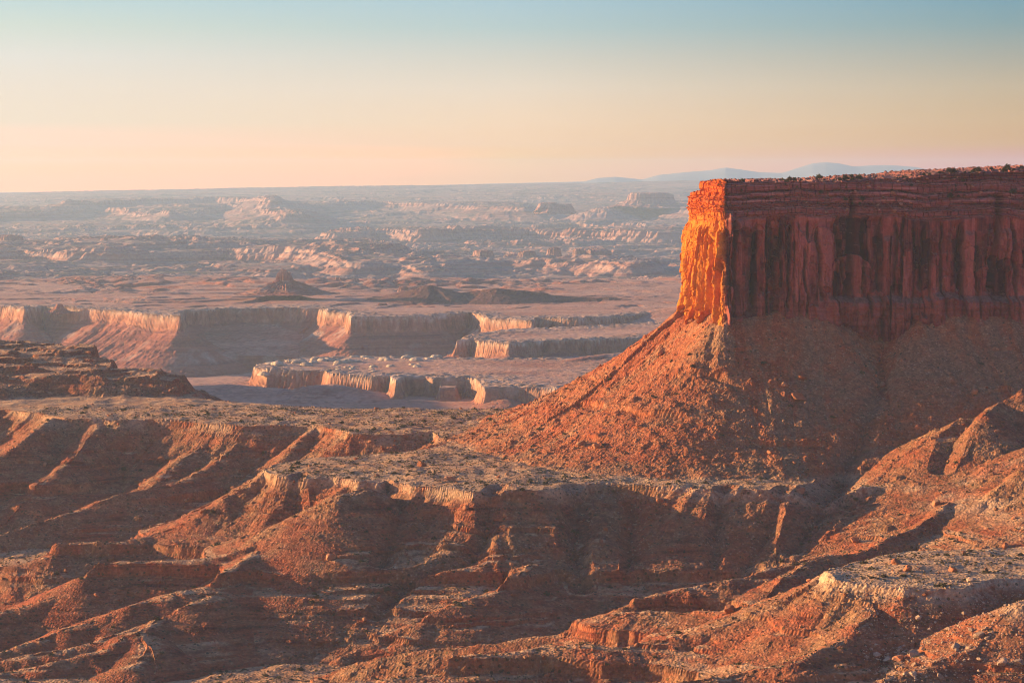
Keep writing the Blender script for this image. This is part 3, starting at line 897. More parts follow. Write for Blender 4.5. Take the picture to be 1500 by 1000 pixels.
# slickrock ledges and knobs towards the far edge
fz2 = sstep(8650, 9300, Y2 + 300 * fbm(X2, Y2, 900, 3, 850))
q = fbm(X2 * .6 + vx, Y2 + vy, 1100, 5, 852) * .75 + .5
q = np.floor(q * 7) / 7 + sstep(.36, .64, q * 7 - np.floor(q * 7)) / 7
H2 += fz2 * 70 * (q - .5)
for wl, hh, thr, sd in ((130, 17, .6, 855), (70, 12, .5, 856), (40, 7, .45, 857)):
    dw, vw = worley(X2 + vx * .6, Y2 + vy * .6, wl, sd)
    H2 += ((vw > thr) * hh * np.sqrt(np.clip(.55 - dw, 0, 1)) * (.4 + vw) * fz2 * sstep(-.05, .3, fbm(X2, Y2, 600, 3, sd + 5))).astype(f32)
g2 = MD.slope(H2)
H2[0] = -900
MD.H = H2
MD.att = {'rim': RIM, 'flat': 1 - sstep(.10, .34, g2), 'hill': HILL, 'depth': np.clip((ZW - H2) / 160, 0, 1)}
put('canyon_terrain', MD.mesh('canyon_terrain', M_MID), 'hazy white-rimmed canyons and red plains below the overlook', kind='structure')
# ------------------------------------------------------------------ the knobby desert and the far plateau
FR = Polar(rows((9900, 12200, 17), (12200, 16000, 17), (16000, 21000, 28), (21000, 30000, 70), (30000, 43500, 160)),
           np.linspace(rad(-16.5), rad(16.5), int(1150 * QUAL)))
X3, Y3 = FR.X, FR.Y
ang = X3 / Y3 * FPX + 750       # bearing, for the slow tilt of the country
base = np.interp(Y3, [9900, 12000, 14500, 16500, 18500, 22000, 27000, 34000, 40000, 43500], [-438, -462, -478, -505, -520, -478, -395, -285, -190, -200]).astype(f32)
tilt = sstep(20000, 40000, Y3) * np.interp(ang, [-250, 0, 150, 300, 500, 640, 860, 1000, 1300], [-75, -70, -18, 8, 60, 78, 118, 150, 150])
H3 = base + tilt.astype(f32)
ux = fbm(X3, Y3, 1300, 3, 901) * 260 + fbm(X3, Y3, 300, 3, 905) * 60
uy = fbm(X3, Y3, 1300, 3, 911) * 260 + fbm(X3, Y3, 300, 3, 915) * 60
XU, YU = X3 + ux, Y3 + uy


def steps(z, n, sharp):
    k = np.floor(z * n)
    f = z * n - k
    return (k + sstep(.5 - sharp, .5 + sharp, f)) / n


def scarp(pix, z, back, cliff, s, wob=1.0, seed=0, fl=90):
    global H3
    poly = [PZ(px, py, z) for px, py in pix] + back
    d, S = sdf(X3 + ux * wob, Y3 + uy * wob, poly)
    o = np.maximum(d, 0)
    o = np.maximum(o - 45 * ridged(S, S * 0, fl, 3, seed), 0)
    h = np.where(d < 0, z + 14 * fbm(X3, Y3, 500, 4, seed + 3) + .01 * np.minimum(-d, 3000), z - cliff * (.45 * sstep(0, 22, o) + .55 * sstep(40, 75, o)) - s * np.maximum(o - 60, 0))
    H3 = np.maximum(H3, h)


scarp([(-300, 372), (0, 366), (60, 364), (150, 368), (240, 364), (330, 362), (390, 364), (440, 365), (500, 368), (526, 371)], -392, [(-700, 14600), (-900, 15600), (-5000, 15600)], 55, .5, 1.0, 960, 130)
scarp([(520, 384), (545, 383), (600, 383), (622, 386)], -408, [(-450, 13000), (-1000, 13100)], 26, .3, .3, 964)
scarp([(650, 386), (690, 382), (760, 381), (850, 384), (900, 386), (930, 389)], -420, [(700, 13300), (-350, 13400)], 26, .26, .5, 966)
scarp([(620, 348), (700, 345), (780, 344), (880, 346), (960, 348), (1100, 348), (1500, 346)], -432, [(6000, 20600), (5000, 22000), (0, 21500), (-600, 20600)], 105, .25, .55, 970, 170)
scarp([(790, 328), (850, 327), (900, 328), (950, 330), (1100, 330)], -415, [(5000, 23500), (5000, 26000), (600, 25500)], 60, .25, .7, 974, 200)
scarp([(480, 346), (560, 342), (640, 346)], -435, [(-500, 20600), (-1400, 20600)], 60, .25, .7, 978, 170)
scarp([(620, 336), (660, 332), (740, 335)], -425, [(0, 22500), (-700, 22300)], 60, .25, .7, 980, 170)
scarp([(-200, 312), (50, 308), (150, 303), (250, 310), (340, 304), (420, 314)], -330, [(-2400, 28000), (-7000, 28000)], 40, .22, 1, 984, 200)
scarp([(100, 292), (240, 290), (330, 289), (385, 290), (400, 294)], -232, [(-3300, 30800), (-5200, 30800)], 45, .25, .7, 988, 220)
scarp([(880, 304), (940, 302), (985, 303), (1100, 305)], -282, [(3500, 26500), (1300, 26300)], 30, .3, .5, 990, 200)
scarp([(420, 303), (560, 300), (700, 303), (760, 305)], -300, [(0, 29500), (-3000, 29500)], 30, .22, .8, 992, 200)

amp = np.interp(Y3, [9900, 11000, 14000, 20000, 30000, 43000], [70, 95, 120, 150, 120, 14]).astype(f32)
n1 = fbm(XU * .55, YU * .8, 3000, 6, 921, .5) * .75 + .5
H3 += amp * (steps(np.clip(n1 + .03 * fbm(X3, Y3, 110, 3, 930), 0, 1), 6, .09) - .45)
n2 = fbm(XU * .6, YU, 950, 6, 934, .55) * .75 + .5
H3 += np.interp(Y3, [9900, 11000, 17000, 30000], [60, 80, 80, 30]).astype(f32) * (steps(np.clip(n2, 0, 1), 5, .10) - .45)
# broken fins and low slickrock swells
n3 = ridged(XU, YU * .7, 300, 5, 937, .62)
fld = sstep(.0, .3, fbm(X3 * .5, Y3, 1500, 3, 938))
H3 += np.interp(Y3, [9900, 17000, 26000], [30, 42, 16]).astype(f32) * fld * (steps(n3, 6, .2) - .45)
for wl, hh, thr, sd, msk in ((120, 8, .5, 942, 900), (60, 5, .45, 943, 700)):
    dw, vw = worley(X3 + ux * .3, Y3 + uy * .3, wl, sd)
    fl2 = sstep(.0, .35, fbm(X3, Y3 * .8, msk, 3, sd + 10))
    fade = np.interp(Y3, [9900, 10600, 17500, 24000], [.9, 1.1, 1.0, .3])
    H3 += ((vw > thr) * hh * np.sqrt(np.clip(.55 - dw, 0, 1)) * (0.5 + .9 * vw) * fl2 * fade).astype(f32)
H3 += 9 * fbm(X3, Y3, 110, 3, 995) * np.interp(Y3, [9900, 30000], [1, .6]).astype(f32)
# blend into the nearer country
H3 = np.where(Y3 < 10400, H3 - (10400 - Y3) * .03, H3)
H3[0] = -900
FR.H = H3
g3 = FR.slope(H3)
FR.att = {'flat': 1 - sstep(.10, .40, g3)}
put('desert_terrain', FR.mesh('desert_terrain', M_FAR), 'far knobby desert of red ledges and slickrock fading to the skyline', kind='structure')

# mountains on the skyline
MT = Polar(np.linspace(44000, 52000, 70), np.linspace(rad(-16.5), rad(16.5), 900))
X4, Y4 = MT.X, MT.Y
a4 = X4 / Y4 * FPX + 750
crest = np.interp(a4, [-300, 0, 600, 855, 875, 900, 920, 940, 965, 1000, 1040, 1062, 1085, 1110, 1145, 1172, 1190, 1208, 1228, 1250, 1275, 1300, 1340, 1365, 1392, 1414, 1440, 1470, 1500, 1540, 1700],
                  [285, 282, 272, 266, 261, 259, 261, 263, 256, 252, 250, 246.5, 249, 252.5, 253, 245, 239.5, 238, 240, 244.5, 243.5, 243, 245, 250, 252, 245.5, 250, 252, 244, 243, 250])
zc = -(crest - 262) / FPX * Y4
bell = np.exp(-((Y4 - 47500) / 1900) ** 2)
H4 = -330 + (zc + 330) * bell + 26 * fbm(X4, Y4, 1700, 4, 1001) * bell * sstep(900, 1000, a4)
MT.H = H4.astype(f32)
MT.att = {}
put('mountains', MT.mesh('mountains', M_MOUNT, True), 'pale blue mountains on the skyline beyond the mesa', kind='structure')
# ------------------------------------------------------------------ the sandstone mesa
def Q(px, D):
    return ((px - 750) / FPX * D, D)


_front = [Q(1058, 2184), Q(1072, 2184), Q(1100, 2188), Q(1150, 2187), Q(1205, 2188), Q(1250, 2196), Q(1300, 2200), Q(1350, 2194), Q(1430, 2200), Q(1500, 2206), Q(1600, 2216), Q(1760, 2232)]
_nose = [Q(1010, 2330), Q(1006, 2262), Q(1012, 2240), Q(1030, 2212), Q(1047, 2192)]
_back = [Q(1800, 2250), (720, 2360), (690, 2640), (330, 2560), (215, 2440), (180, 2370)]


def resample(pts, step):
    pts = np.array(pts, float)
    L = np.concatenate([[0], np.cumsum(np.hypot(*np.diff(pts, axis=0).T))])
    n = max(int(L[-1] / step), 2)
    s = np.linspace(0, L[-1], n + 1)
    return np.stack([np.interp(s, L, pts[:, 0]), np.interp(s, L, pts[:, 1])], 1)[:-1]


r_nose = resample(_nose + _front[:1], .42)
r_front = resample(_front + _back[:1], .55)
r_back = resample(_back + _nose[:1], 5.0)
ring = np.concatenate([r_nose, r_front, r_back])
n_nose, n_front = len(r_nose), len(r_front)
for _ in range(14):             # ease the corners
    ring[1:-1] = ring[1:-1] * .5 + (ring[2:] + ring[:-2]) * .25
tan = np.roll(ring, -1, 0) - np.roll(ring, 1, 0)
tan /= np.linalg.norm(tan, axis=1)[:, None]
nrm = np.stack([tan[:, 1], -tan[:, 0]], 1)          # outwards for this winding
for _ in range(30):
    nrm = nrm * .5 + (np.roll(nrm, 1, 0) + np.roll(nrm, -1, 0)) * .25
nrm /= np.linalg.norm(nrm, axis=1)[:, None]
seg = np.hypot(*(np.roll(ring, -1, 0) - ring).T)
sA = np.concatenate([[0], np.cumsum(seg)[:-1]])
pxA = ring[:, 0] / ring[:, 1] * FPX + 750
is_nose = sstep(1066, 1056, pxA) * (np.arange(len(ring)) < n_nose + 60)
rim_row = np.interp(pxA, [1000, 1016, 1019, 1050, 1056, 1075, 1120, 1200, 1260, 1330, 1380, 1440, 1500, 1800], [283, 281, 266, 264, 267, 264, 266, 266, 264, 261, 256, 253, 250, 240])
zt = -(rim_row - 262) / FPX * ring[:, 1]
_w = worley(sA, sA * 0, 9.0, 1190)[1]
zt = zt + (2.4 * (_w - .6) + 1.2 * (worley(sA, sA * 0, 3.6, 1191)[1] - .5)) * np.where(pxA > 1056, 1, .4)

NV = 300
vv = np.linspace(0, 1, NV)
ZBOT = -172.0
Zm = ZBOT + (zt[None, :] - ZBOT) * vv[:, None]
Sm = np.repeat(sA[None, :], NV, 0)
NO = np.repeat(is_nose[None, :], NV, 0)
PX = np.repeat(pxA[None, :], NV, 0)


def pillars(S, Z, wmin, wmax, seed, lean=2.5):
    rs = np.random.RandomState(seed)
    br = np.concatenate([[-50], -50 + np.cumsum(rs.uniform(wmin, wmax, 2000))])
    S2 = S + lean * gn(S / 30, Z / 45, seed) + lean * .35 * gn(S / 8, Z / 14, seed + 1)
    k = np.clip(np.searchsorted(br, S2.ravel()).reshape(S2.shape) - 1, 0, len(br) - 2)
    wdt = br[k + 1] - br[k]
    u = (S2 - br[k]) / wdt * 2 - 1
    a = rs.rand(2001)
    c = rs.rand(2001)
    return u, wdt, a[k], c[k]


def facets(S, Z, ws, wz, seed, tilt, warp=.25):
    """broken flat faces: each cell has its own depth and its own tilt"""
    a = S / ws + warp * gn(S / ws * .8, Z / wz * .8, seed + 50)
    b = Z / wz + warp * gn(S / ws * .8, Z / wz * .8, seed + 51)
    ai, bi = np.floor(a).astype(np.int32), np.floor(b).astype(np.int32)
    best = np.full(S.shape, 9.0)
    second = np.full(S.shape, 9.0)
    out = np.zeros(S.shape)
    for i in (-1, 0, 1):
        for j in (-1, 0, 1):
            h = _perm[_perm[(ai + i + seed * 31) & 255] + ((bi + j + seed * 57) & 255)]
            da = a - (ai + i + _rv[h])
            db = b - (bi + j + _rv[(h * 7 + 3) & 255])
            d2 = np.sqrt(da * da + db * db)
            val = (_rv[(h * 5 + 1) & 255] - .5) + tilt * (_rv[(h * 11 + 5) & 255] - .5) * da + .6 * tilt * (_rv[(h * 13 + 9) & 255] - .5) * db
            m = d2 < best
            second = np.where(m, best, np.minimum(second, d2))
            out = np.where(m, val, out)
            best = np.where(m, d2, best)
    return out, second - best


# the sheer wall: buttresses of different width and height, slabs on them, joints between
u, wd, ra, rb = pillars(Sm, Zm, 16, 64, 5, 3.5)
ZK = -33 + 5 * gn(Sm / 40, Sm * 0, 1102)              # foot of the bedded ledges
topz = ZK - 1 - 20 * ra * ra
body = sstep(0, 7, topz - Zm)
off = body * (4.5 * np.sqrt(np.clip(1 - .95 * u * u, 0, 1)) + 9.0 * (ra - .5) + 6.0 * (rb - .5) * u - 2.5)
def blocks(S, Z, w0, w1, h0, h1, seed, lean, tilt=1.0, arch=.0):
    """jointed sandstone: upright slabs of uneven width, each snapped off at its own heights"""
    uu, ww, aa, bb = pillars(S, Z, w0, w1, seed, lean)
    hh = h0 + (h1 - h0) * bb
    zz = (Z + arch * uu * uu * ww + aa * 311.7 + .25 * gn(S / 2.2, Z / 3, seed + 71)) / hh
    ix = np.floor(zz)
    key = (aa * 9973).astype(np.int32) * 7 + ix.astype(np.int32) * 13 + seed * 5
    val = _rv[key & 255] - .5
    val = val + tilt * (_rv[(key * 3 + 5) & 255] - .5) * uu * .5 + .25 * tilt * (_rv[(key * 5 + 9) & 255] - .5) * ((zz - ix) * 2 - 1)
    return val, (1 - np.abs(uu)) * ww / 2, np.minimum(zz - ix, 1 - zz + ix) * hh


f1, e1, t1 = blocks(Sm, Zm, 10, 46, 40, 130, 3, 1.6, 1.3, .25)
f2, e2, t2 = blocks(Sm, Zm, 4, 14, 16, 60, 4, 1.1, 1.2, .2)
f3, e3, t3 = blocks(Sm, Zm, 1.8, 5.5, 5, 24, 5, .7, 1.1, .1)
f4, e4, t4 = blocks(Sm, Zm, .9, 2.6, 1.5, 6, 7, .4, 1.0)
wallm = body * (1 - .75 * NO)
off += wallm * (8.0 * f1 + 4.6 * f2 * sstep(-.3, .3, gn(Sm / 45, Zm / 60, 1105)) + 2.8 * f3 * sstep(-.35, .25, gn(Sm / 20, Zm / 26, 1108)) + 1.2 * f4 * sstep(-.3, .3, gn(Sm / 9, Zm / 14, 1103)))
# joints stand open only here and there
off -= wallm * (8.0 * sstep(1.15, .5, e1) * sstep(.0, .25, gn(Sm / 24, Zm / 45, 1104)) + 2.4 * sstep(.6, .2, e2) * sstep(.05, .3, gn(Sm / 14, Zm / 28, 1106)))
off -= wallm * .8 * sstep(.5, .15, np.minimum(t1, t2)) * sstep(.0, .2, gn(Sm / 17, Zm / 12, 1109))
off -= body * 4.5 * np.exp(-((1 - np.abs(u)) * wd / 2 / .8) ** 2) * (rb > .5) * sstep(-.2, .2, gn(Sm / 50, Zm / 45, 1107))
# spalled alcoves with arched heads
sp = fbm(Sm * 1.1, Zm * .5, 34, 3, 1110)
off -= 3.4 * sstep(.16, .20, sp) * wallm
sp = fbm(Sm * 1.1, Zm * .5, 15, 3, 1114)
off -= 1.5 * sstep(.16, .20, sp) * wallm
# the great cracks
for cx, wdt, dep, lean, zlo, zhi in ((1078, 1.3, 9, .04, -130, -36), (1104, 2.6, 9, .05, -126, -42), (1133, 3.6, 9, -.03, -130, -40), (1156, 1.4, 9, .02, -122, -38), (1176, 1.1, 7, -.06, -130, -60), (1198, 2.0, 10, -.05, -112, -40), (1233, 1.5, 9, -.16, -106, -30), (1248, 2.2, 13, .05, -112, -10), (1267, 1.4, 8, .03, -106, -36), (1290, 1.0, 6, 0, -106, -70), (1312, 1.5, 9, .02, -106, -34), (1321, 1.2, 8, 0, -106, -30), (1353, 2.2, 9, .09, -104, -40), (1378, 1.0, 6, 0, -106, -36), (1407, 1.8, 9, .05, -104, -44), (1428, 1.2, 7, 0, -104, -60), (1458, 3.6, 15, .13, -106, -10), (1484, 1.5, 9, -.04, -106, -34), (1520, 2, 9, 0, -106, -34)):
    sc_ = np.interp(cx, pxA[n_nose:n_nose + n_front], sA[n_nose:n_nose + n_front])
    ds = Sm - sc_ - lean * (Zm + 60) - 1.9 * gn(Zm / 17, Zm * 0, int(cx)) - .7 * gn(Zm / 5, Zm * 0, int(cx) + 1)
    off -= dep * np.exp(-(np.abs(ds) / wdt) ** 2) * sstep(zlo, zlo + 8, Zm) * sstep(zhi, zhi - 10, Zm)
# the bedded ledges on top: each bed sits back from the one below
rs = np.random.RandomState(21)
zb = np.concatenate([[-36], -36 + np.cumsum(1.3 + 6.5 * rs.rand(60) ** 2)])
ZZ = Zm - (ZK + 33) * .5 + 1.6 * gn(Sm / 45, Sm * 0, 1120) + .8 * gn(Sm / 13, Sm * 0, 1121)
kb = np.clip(np.searchsorted(zb, ZZ.ravel()).reshape(ZZ.shape) - 1, 0, 60)
fb = np.clip((ZZ - zb[kb]) / (zb[np.minimum(kb + 1, 60)] - zb[kb]), 0, 1)
bedr = np.random.RandomState(22).rand(61)
up = sstep(-37, -33, ZZ)
setb = np.cumsum(.45 + 1.5 * bedr)[kb] * np.where(NO > .5, .12, .62)
blk = pillars(Sm + kb * 37.7, Zm * 0, 2.5, 9, 9, .6)
blo = gn(Sm / 34 + kb * 11.3, kb * 3.7, 1125) * 1.5 + (blk[2] - .5) * 1.5 - 0.9 * np.exp(-((1 - np.abs(blk[0])) * blk[1] / 2 / .35) ** 2)
rnd = -1.3 * np.abs(fb * 2 - 1) ** 4
soft = (bedr[kb] < .42) * (1.1 - .6 * NO)
off += up * (-setb + 1.7 * blo + rnd - soft + .8 * (bedr[kb] - .5))
# lower step: a second, blocky cliff band that stands forward on the right
SH = sstep(1206, 1222, PX) * (np.arange(len(ring)) < n_nose + n_front)[None, :]
zl = -109 + 2.5 * gn(Sm / 30, Sm * 0, 1130) + 5 * np.exp(-((PX - 1380) / 30) ** 2)
low = sstep(2.5, -4.5, Zm - zl)
lb = pillars(Sm, Zm, 5, 13, 12, .8)
off += SH * low * (12 + 2.2 * (lb[2] - .5) + 1.0 * np.sqrt(np.clip(1 - .9 * lb[0] ** 2, 0, 1)) - 1.6 * np.exp(-((1 - np.abs(lb[0])) * lb[1] / 2 / .5) ** 2))
ltop = low * SH
off -= ltop * 1.5 * sstep(.2, .6, np.abs(((Zm + .8 * gn(Sm / 15, Sm * 0, 1133)) / 7.5) % 1 - .5) * 2) * .6
off += (1 - SH) * 3.2 * sstep(-95, -150, Zm)
# the nose: a leaning, flared prow split by deep clefts
t_ = np.clip((-20 - Zm) / 112, 0, 1.4)
off += NO * (2.4 * t_ ** 1.6)
vis0 = int(np.argmax(ring[:n_nose, 1] < 2266))
for cx, wdt, dep, z0, z1 in ((1018, 4.5, 6, -128, -60), (1041, 5.0, 8, -150, -48), (1040, 8.0, 8, -150, -96), (1053, 3.4, 5, -150, -70), (1028, 3.0, 4, -150, -92), (1047, 2.5, 4, -60, -30), (1010, 4, 5, -150, -66)):
    sc_ = np.interp(cx, pxA[vis0:n_nose], sA[vis0:n_nose])
    ds = Sm - sc_ - 2.4 * gn(Zm / 24, Zm * 0, cx) - 1.0 * gn(Zm / 7, Zm * 0, cx + 1)
    off -= NO * dep * np.exp(-(np.abs(ds) / wdt) ** 4) * sstep(z0, z0 + 12, Zm) * sstep(z1, z1 - 14, Zm)
n1_, q1_, r1_ = blocks(Sm, Zm, 7, 19, 22, 60, 13, .9, 2.2, .3)
n2_, q2_, r2_ = blocks(Sm, Zm, 3, 9, 7, 24, 14, .7, 1.8, .2)
n3_, q3_, r3_ = blocks(Sm, Zm, 1.3, 3.6, 2.5, 8, 15, .4, 1.6)
off += NO * (body * (6.0 * n1_ + 2.0 * n2_ + .7 * n3_ + .3 * f4) - 2.0)
off -= NO * body * .9 * sstep(.4, .1, r1_)
# each panel swings round a little
for w0_, w1_, sd_, A_, le_ in ((13, 30, 17, -3.6, 6.0), (7, 16, 19, -1.8, 3.0)):
    un, wn, an, bn = pillars(Sm, Zm, w0_, w1_, sd_, le_)
    off += NO * body * A_ * (.25 + an) * un * .7 * sstep(-.45, .0, gn(Sm / 25, Zm / 30, sd_))
off += NO * (1 - body) * 1.0 * n3_
off += NO * 1.9 * sstep(-15, -17, Zm) * sstep(-31, -27, Zm)
off -= NO * .9 * sstep(.86, .97, np.abs(((Zm + 1.2 * gn(Sm / 11, Sm * 0, 1143)) / 9.5) % 1 - .5) * 2) * sstep(-60, -50, Zm)
# splinters just round the corner that still catch the sun
for cx, za, zb_, dep in ((1071, -30, -56, 6.5), (1073, -82, -108, 6.0), (1069, -112, -136, 6.0), (1079, -60, -76, 4.0)):
    off += dep * np.exp(-((PX - cx) / 3.2) ** 4) * sstep(za + 3, za - 5, Zm) * sstep(zb_ - 4, zb_ + 8, Zm) * (np.arange(len(ring)) < n_nose + 90)[None, :]
# a broken corner between the lit prow and the wall
cw = np.exp(-((PX - 1061) / 4.5) ** 2) * (np.arange(len(ring)) < n_nose + 60)[None, :]
off += cw * (4.0 * (worley(Zm * 0, Zm + 3 * gn(Sm / 4, Zm / 9, 1196), 11, 1197)[1] - .55) + 2.0 * (worley(Zm * 0, Zm, 4.2, 1198)[1] - .5))
# rough at the foot and everywhere
off += .55 * fbm(Sm, Zm, 6, 3, 1150) + .25 * fbm(Sm * 2, Zm * 3, 3, 2, 1154)
foot = sstep(-112, -136, Zm)
dwm, vwm = worley(Sm, Zm, 4.5, 1160)
off += foot * (vwm > .4) * np.clip(.5 - dwm, 0, .3) * 6 * (1 - SH * .6)

base_xy = np.repeat(ring[None], NV, 0)
xy = base_xy + nrm[None] * off[..., None]
wall = np.concatenate([xy, Zm[..., None]], -1).astype(f32)
wall[..., 2] += (.25 * gn(Sm / 5, Zm / 3, 1165)).astype(f32)
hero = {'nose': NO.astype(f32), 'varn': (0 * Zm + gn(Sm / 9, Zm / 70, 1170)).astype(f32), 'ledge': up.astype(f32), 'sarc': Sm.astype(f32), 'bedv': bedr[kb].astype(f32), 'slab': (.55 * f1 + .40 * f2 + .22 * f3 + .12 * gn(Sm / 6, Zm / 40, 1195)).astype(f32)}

# rubble-strewn top: rises gently from the rim to the spine
spine0, spine1 = np.array(Q(1055, 2268)), np.array([640.0, 2380.0])
e = spine1 - spine0
tt = np.clip(((xy[-1] - spine0) @ e) / (e @ e), 0, 1)
sp_pt = spine0 + tt[:, None] * e
NT_ = 46
kk = (np.linspace(0, 1, NT_) ** 1.5)[:, None]
txy = xy[-1][None] * (1 - kk[..., None]) + sp_pt[None] * kk[..., None]
dist = np.linalg.norm(txy - xy[-1][None], axis=-1)
tz = wall[-1, :, 2][None] + .10 * np.minimum(dist, 26) * sstep(1090, 1300, PX[:1]) + 1.3 * fbm(txy[..., 0], txy[..., 1], 9, 3, 1175) * sstep(0, 5, dist)
dwm, vwm = worley(txy[..., 0], txy[..., 1], 4.0, 1176)
tz += (vwm > .6) * np.clip(.5 - dwm, 0, .3) * 5 * sstep(1, 4, dist)
top = np.concatenate([txy, tz[..., None]], -1).astype(f32)

mesa = bpy.data.objects.new('mesa', None)
COL.objects.link(mesa)
mesa['label'] = 'tall flat-topped red sandstone mesa with sheer fluted walls above a rubble slope'
mesa['category'] = 'mesa'
WALLZ = float(np.median(zt)) * 0 - 31.0
kz = int(np.argmin(np.abs(vv * (0 - ZBOT) + ZBOT - WALLZ)))
c0, c1 = n_nose + 10, n_nose + n_front
NC = len(ring)


def patch(name, r0, r1, ca, cb, src, label=None, att_=None):
    cols = np.arange(ca, cb + 1) % NC
    co = src[r0:r1 + 1][:, cols]
    a = {k: v[r0:r1 + 1][:, cols] for k, v in (att_ or {}).items()}
    me = grid_mesh(name, co.reshape(-1, 3), co.shape[0], co.shape[1], M_MESA, a)
    return put(name, me, label, None, None, None, mesa)


patch('buttress', 0, NV - 1, 0, c0, wall, 'sunlit orange prow split by dark clefts', hero)
patch('cliff_wall', 0, kz, c0, c1, wall, 'shaded red wall of tall columns and cracks', hero)
patch('ledge_band', kz, NV - 1, c0, c1, wall, 'bedded ledges stepping back to the rim', hero)
patch('rear_wall', 0, NV - 1, c1, NC, wall, None, hero)
topatt = {'nose': np.repeat(is_nose[None], NT_, 0).astype(f32), 'varn': np.zeros(tz.shape, f32), 'ledge': np.ones(tz.shape, f32), 'sarc': np.repeat(sA[None], NT_, 0).astype(f32), 'bedv': np.full(tz.shape, .5, f32), 'slab': np.zeros(tz.shape, f32)}
patch('mesa_top', 0, NT_ - 1, 0, NC, top, None, topatt)
# ------------------------------------------------------------------ rocks, shrubs and trees
import bmesh
random.seed(5)
R = np.random.RandomState(11)


def ground(px, py):
    """first near ground met by the line of sight through a pixel"""
    x, y, z = ray(px, py)
    th, tl = math.atan2(x, y), z / math.hypot(x, y)
    j = min(max(int(np.searchsorted(N.th, th)), 0), len(N.th) - 1)
    a = N.H[:, j] / N.r
    k = int(np.argmax(a >= tl))
    r = N.r[k]
    return (r * math.sin(th), r * math.cos(th), float(N.H[k, j]))


def ico(sub):
    bm = bmesh.new()
    bmesh.ops.create_icosphere(bm, subdivisions=sub, radius=1.0)
    v = np.array([p.co[:] for p in bm.verts])
    f = np.array([[p.index for p in q.verts] for q in bm.faces])
    bm.free()
    return v, f


def rock_shape(sub, seed, cuts=11):
    v, f = ico(sub)
    rs = np.random.RandomState(seed)
    v = v * rs.uniform(.75, 1.25, 3)
    for _ in range(cuts):
        n = rs.normal(size=3)
        n /= np.linalg.norm(n)
        dd = rs.uniform(.42, .8)
        v = v - n * np.maximum(v @ n - dd, 0)[:, None]
    v *= rs.uniform(.92, 1.06, (len(v), 1))
    v[:, 2] *= .8
    return v, f


def simple_mesh(name, v, f, mats, smooth=False, mi=None):
    me = bpy.data.meshes.new(name)
    v = np.asarray(v, f32)
    f = np.asarray(f, np.int32)
    k = f.shape[1]
    me.vertices.add(len(v))
    me.vertices.foreach_set('co', v.ravel())
    me.loops.add(f.size)
    me.loops.foreach_set('vertex_index', f.ravel())
    me.polygons.add(len(f))
    me.polygons.foreach_set('loop_start', np.arange(0, f.size, k, dtype=np.int32))
    me.polygons.foreach_set('use_smooth', np.full(len(f), smooth))
    for m in mats:
        me.materials.append(m)
    if mi is not None:
        me.polygons.foreach_set('material_index', np.asarray(mi, np.int32))
    me.update(calc_edges=True)
    return me


def scatter_mesh(shapes, pos, size, seed):
    """many small pieces merged into one mesh"""
    rs = np.random.RandomState(seed)
    V, F, o = [], [], 0
    which = rs.randint(0, len(shapes), len(pos))
    for k, (v, f) in enumerate(shapes):
        m = which == k
        n = int(m.sum())
        a = rs.rand(n) * 6.283
        ca, sa = np.cos(a)[:, None], np.sin(a)[:, None]
        sz = size[m][:, None]
        vx_ = (v[:, 0] * ca - v[:, 1] * sa) * sz
        vy_ = (v[:, 0] * sa + v[:, 1] * ca) * sz
        vz_ = v[None, :, 2] * sz
        P_ = np.stack([vx_, vy_, vz_], -1) + pos[m][:, None, :]
        V.append(P_.reshape(-1, 3))
        F.append((f[None] + (np.arange(n) * len(v))[:, None, None] + o).reshape(-1, 3))
        o += n * len(v)
    return np.concatenate(V), np.concatenate(F)


# where things may lie: ground in view, thicker on debris
inframe = (np.abs(N.th) < math.atan(755 / FPX))[None, :] & NEAR_SEEN & (N.r < 2640)[:, None] & (N.r > 1255)[:, None]
rowimg = 500 - FPX * np.tan(np.arctan2(N.H, N.r[:, None]) + PITCH)
inframe &= (rowimg < 1003) & (rowimg > 470)
cell = np.gradient(N.r)[:, None] * N.r[:, None]
dens_rock = (inframe * (0.12 + 1.2 * N.att['scree'] * sstep(-.1, .35, fbm(X, Y, 45, 3, 1201)) + 1.1 * N.att['cut']) * cell).ravel()
dens_bush = (inframe * (0.25 + 1.0 * N.att['flat'] + .5 * N.att['cut']) * (0.25 + sstep(-.1, .3, fbm(X, Y, 35, 3, 1205))) * cell).ravel()
knoll = inframe * ((X > 205) & (X < 330) & (Y > 1300) & (Y < 1475)) * cell


def pick(dens, n, seed):
    rs = np.random.RandomState(seed)
    c = np.cumsum(dens, dtype=np.float64)
    k = np.searchsorted(c, rs.rand(n) * c[-1])
    i, j = np.unravel_index(np.minimum(k, len(dens) - 1), H.shape)
    return np.stack([X[i, j], Y[i, j], H[i, j]], -1).astype(np.float64)


# boulders
big_shapes = [rock_shape(3, 100 + k) for k in range(7)]
big_meshes = [simple_mesh('boulder', v, f, [M_ROCK]) for v, f in big_shapes]


def boulder(p, size, k, label, group, mat=None, sq=1.0):
    me = big_meshes[k % len(big_meshes)]
    if mat is not None:
        me = me.copy()
        me.materials[0] = mat
    o = put('boulder', me, label, 'boulder', group, None, None, (p[0], p[1], p[2] + size * .22))
    o.rotation_euler = (R.uniform(-.35, .35), R.uniform(-.35, .35), R.uniform(0, 6.28))
    o.scale = (size * R.uniform(.85, 1.2), size * R.uniform(.85, 1.2), size * sq * R.uniform(.8, 1.1))
    return o


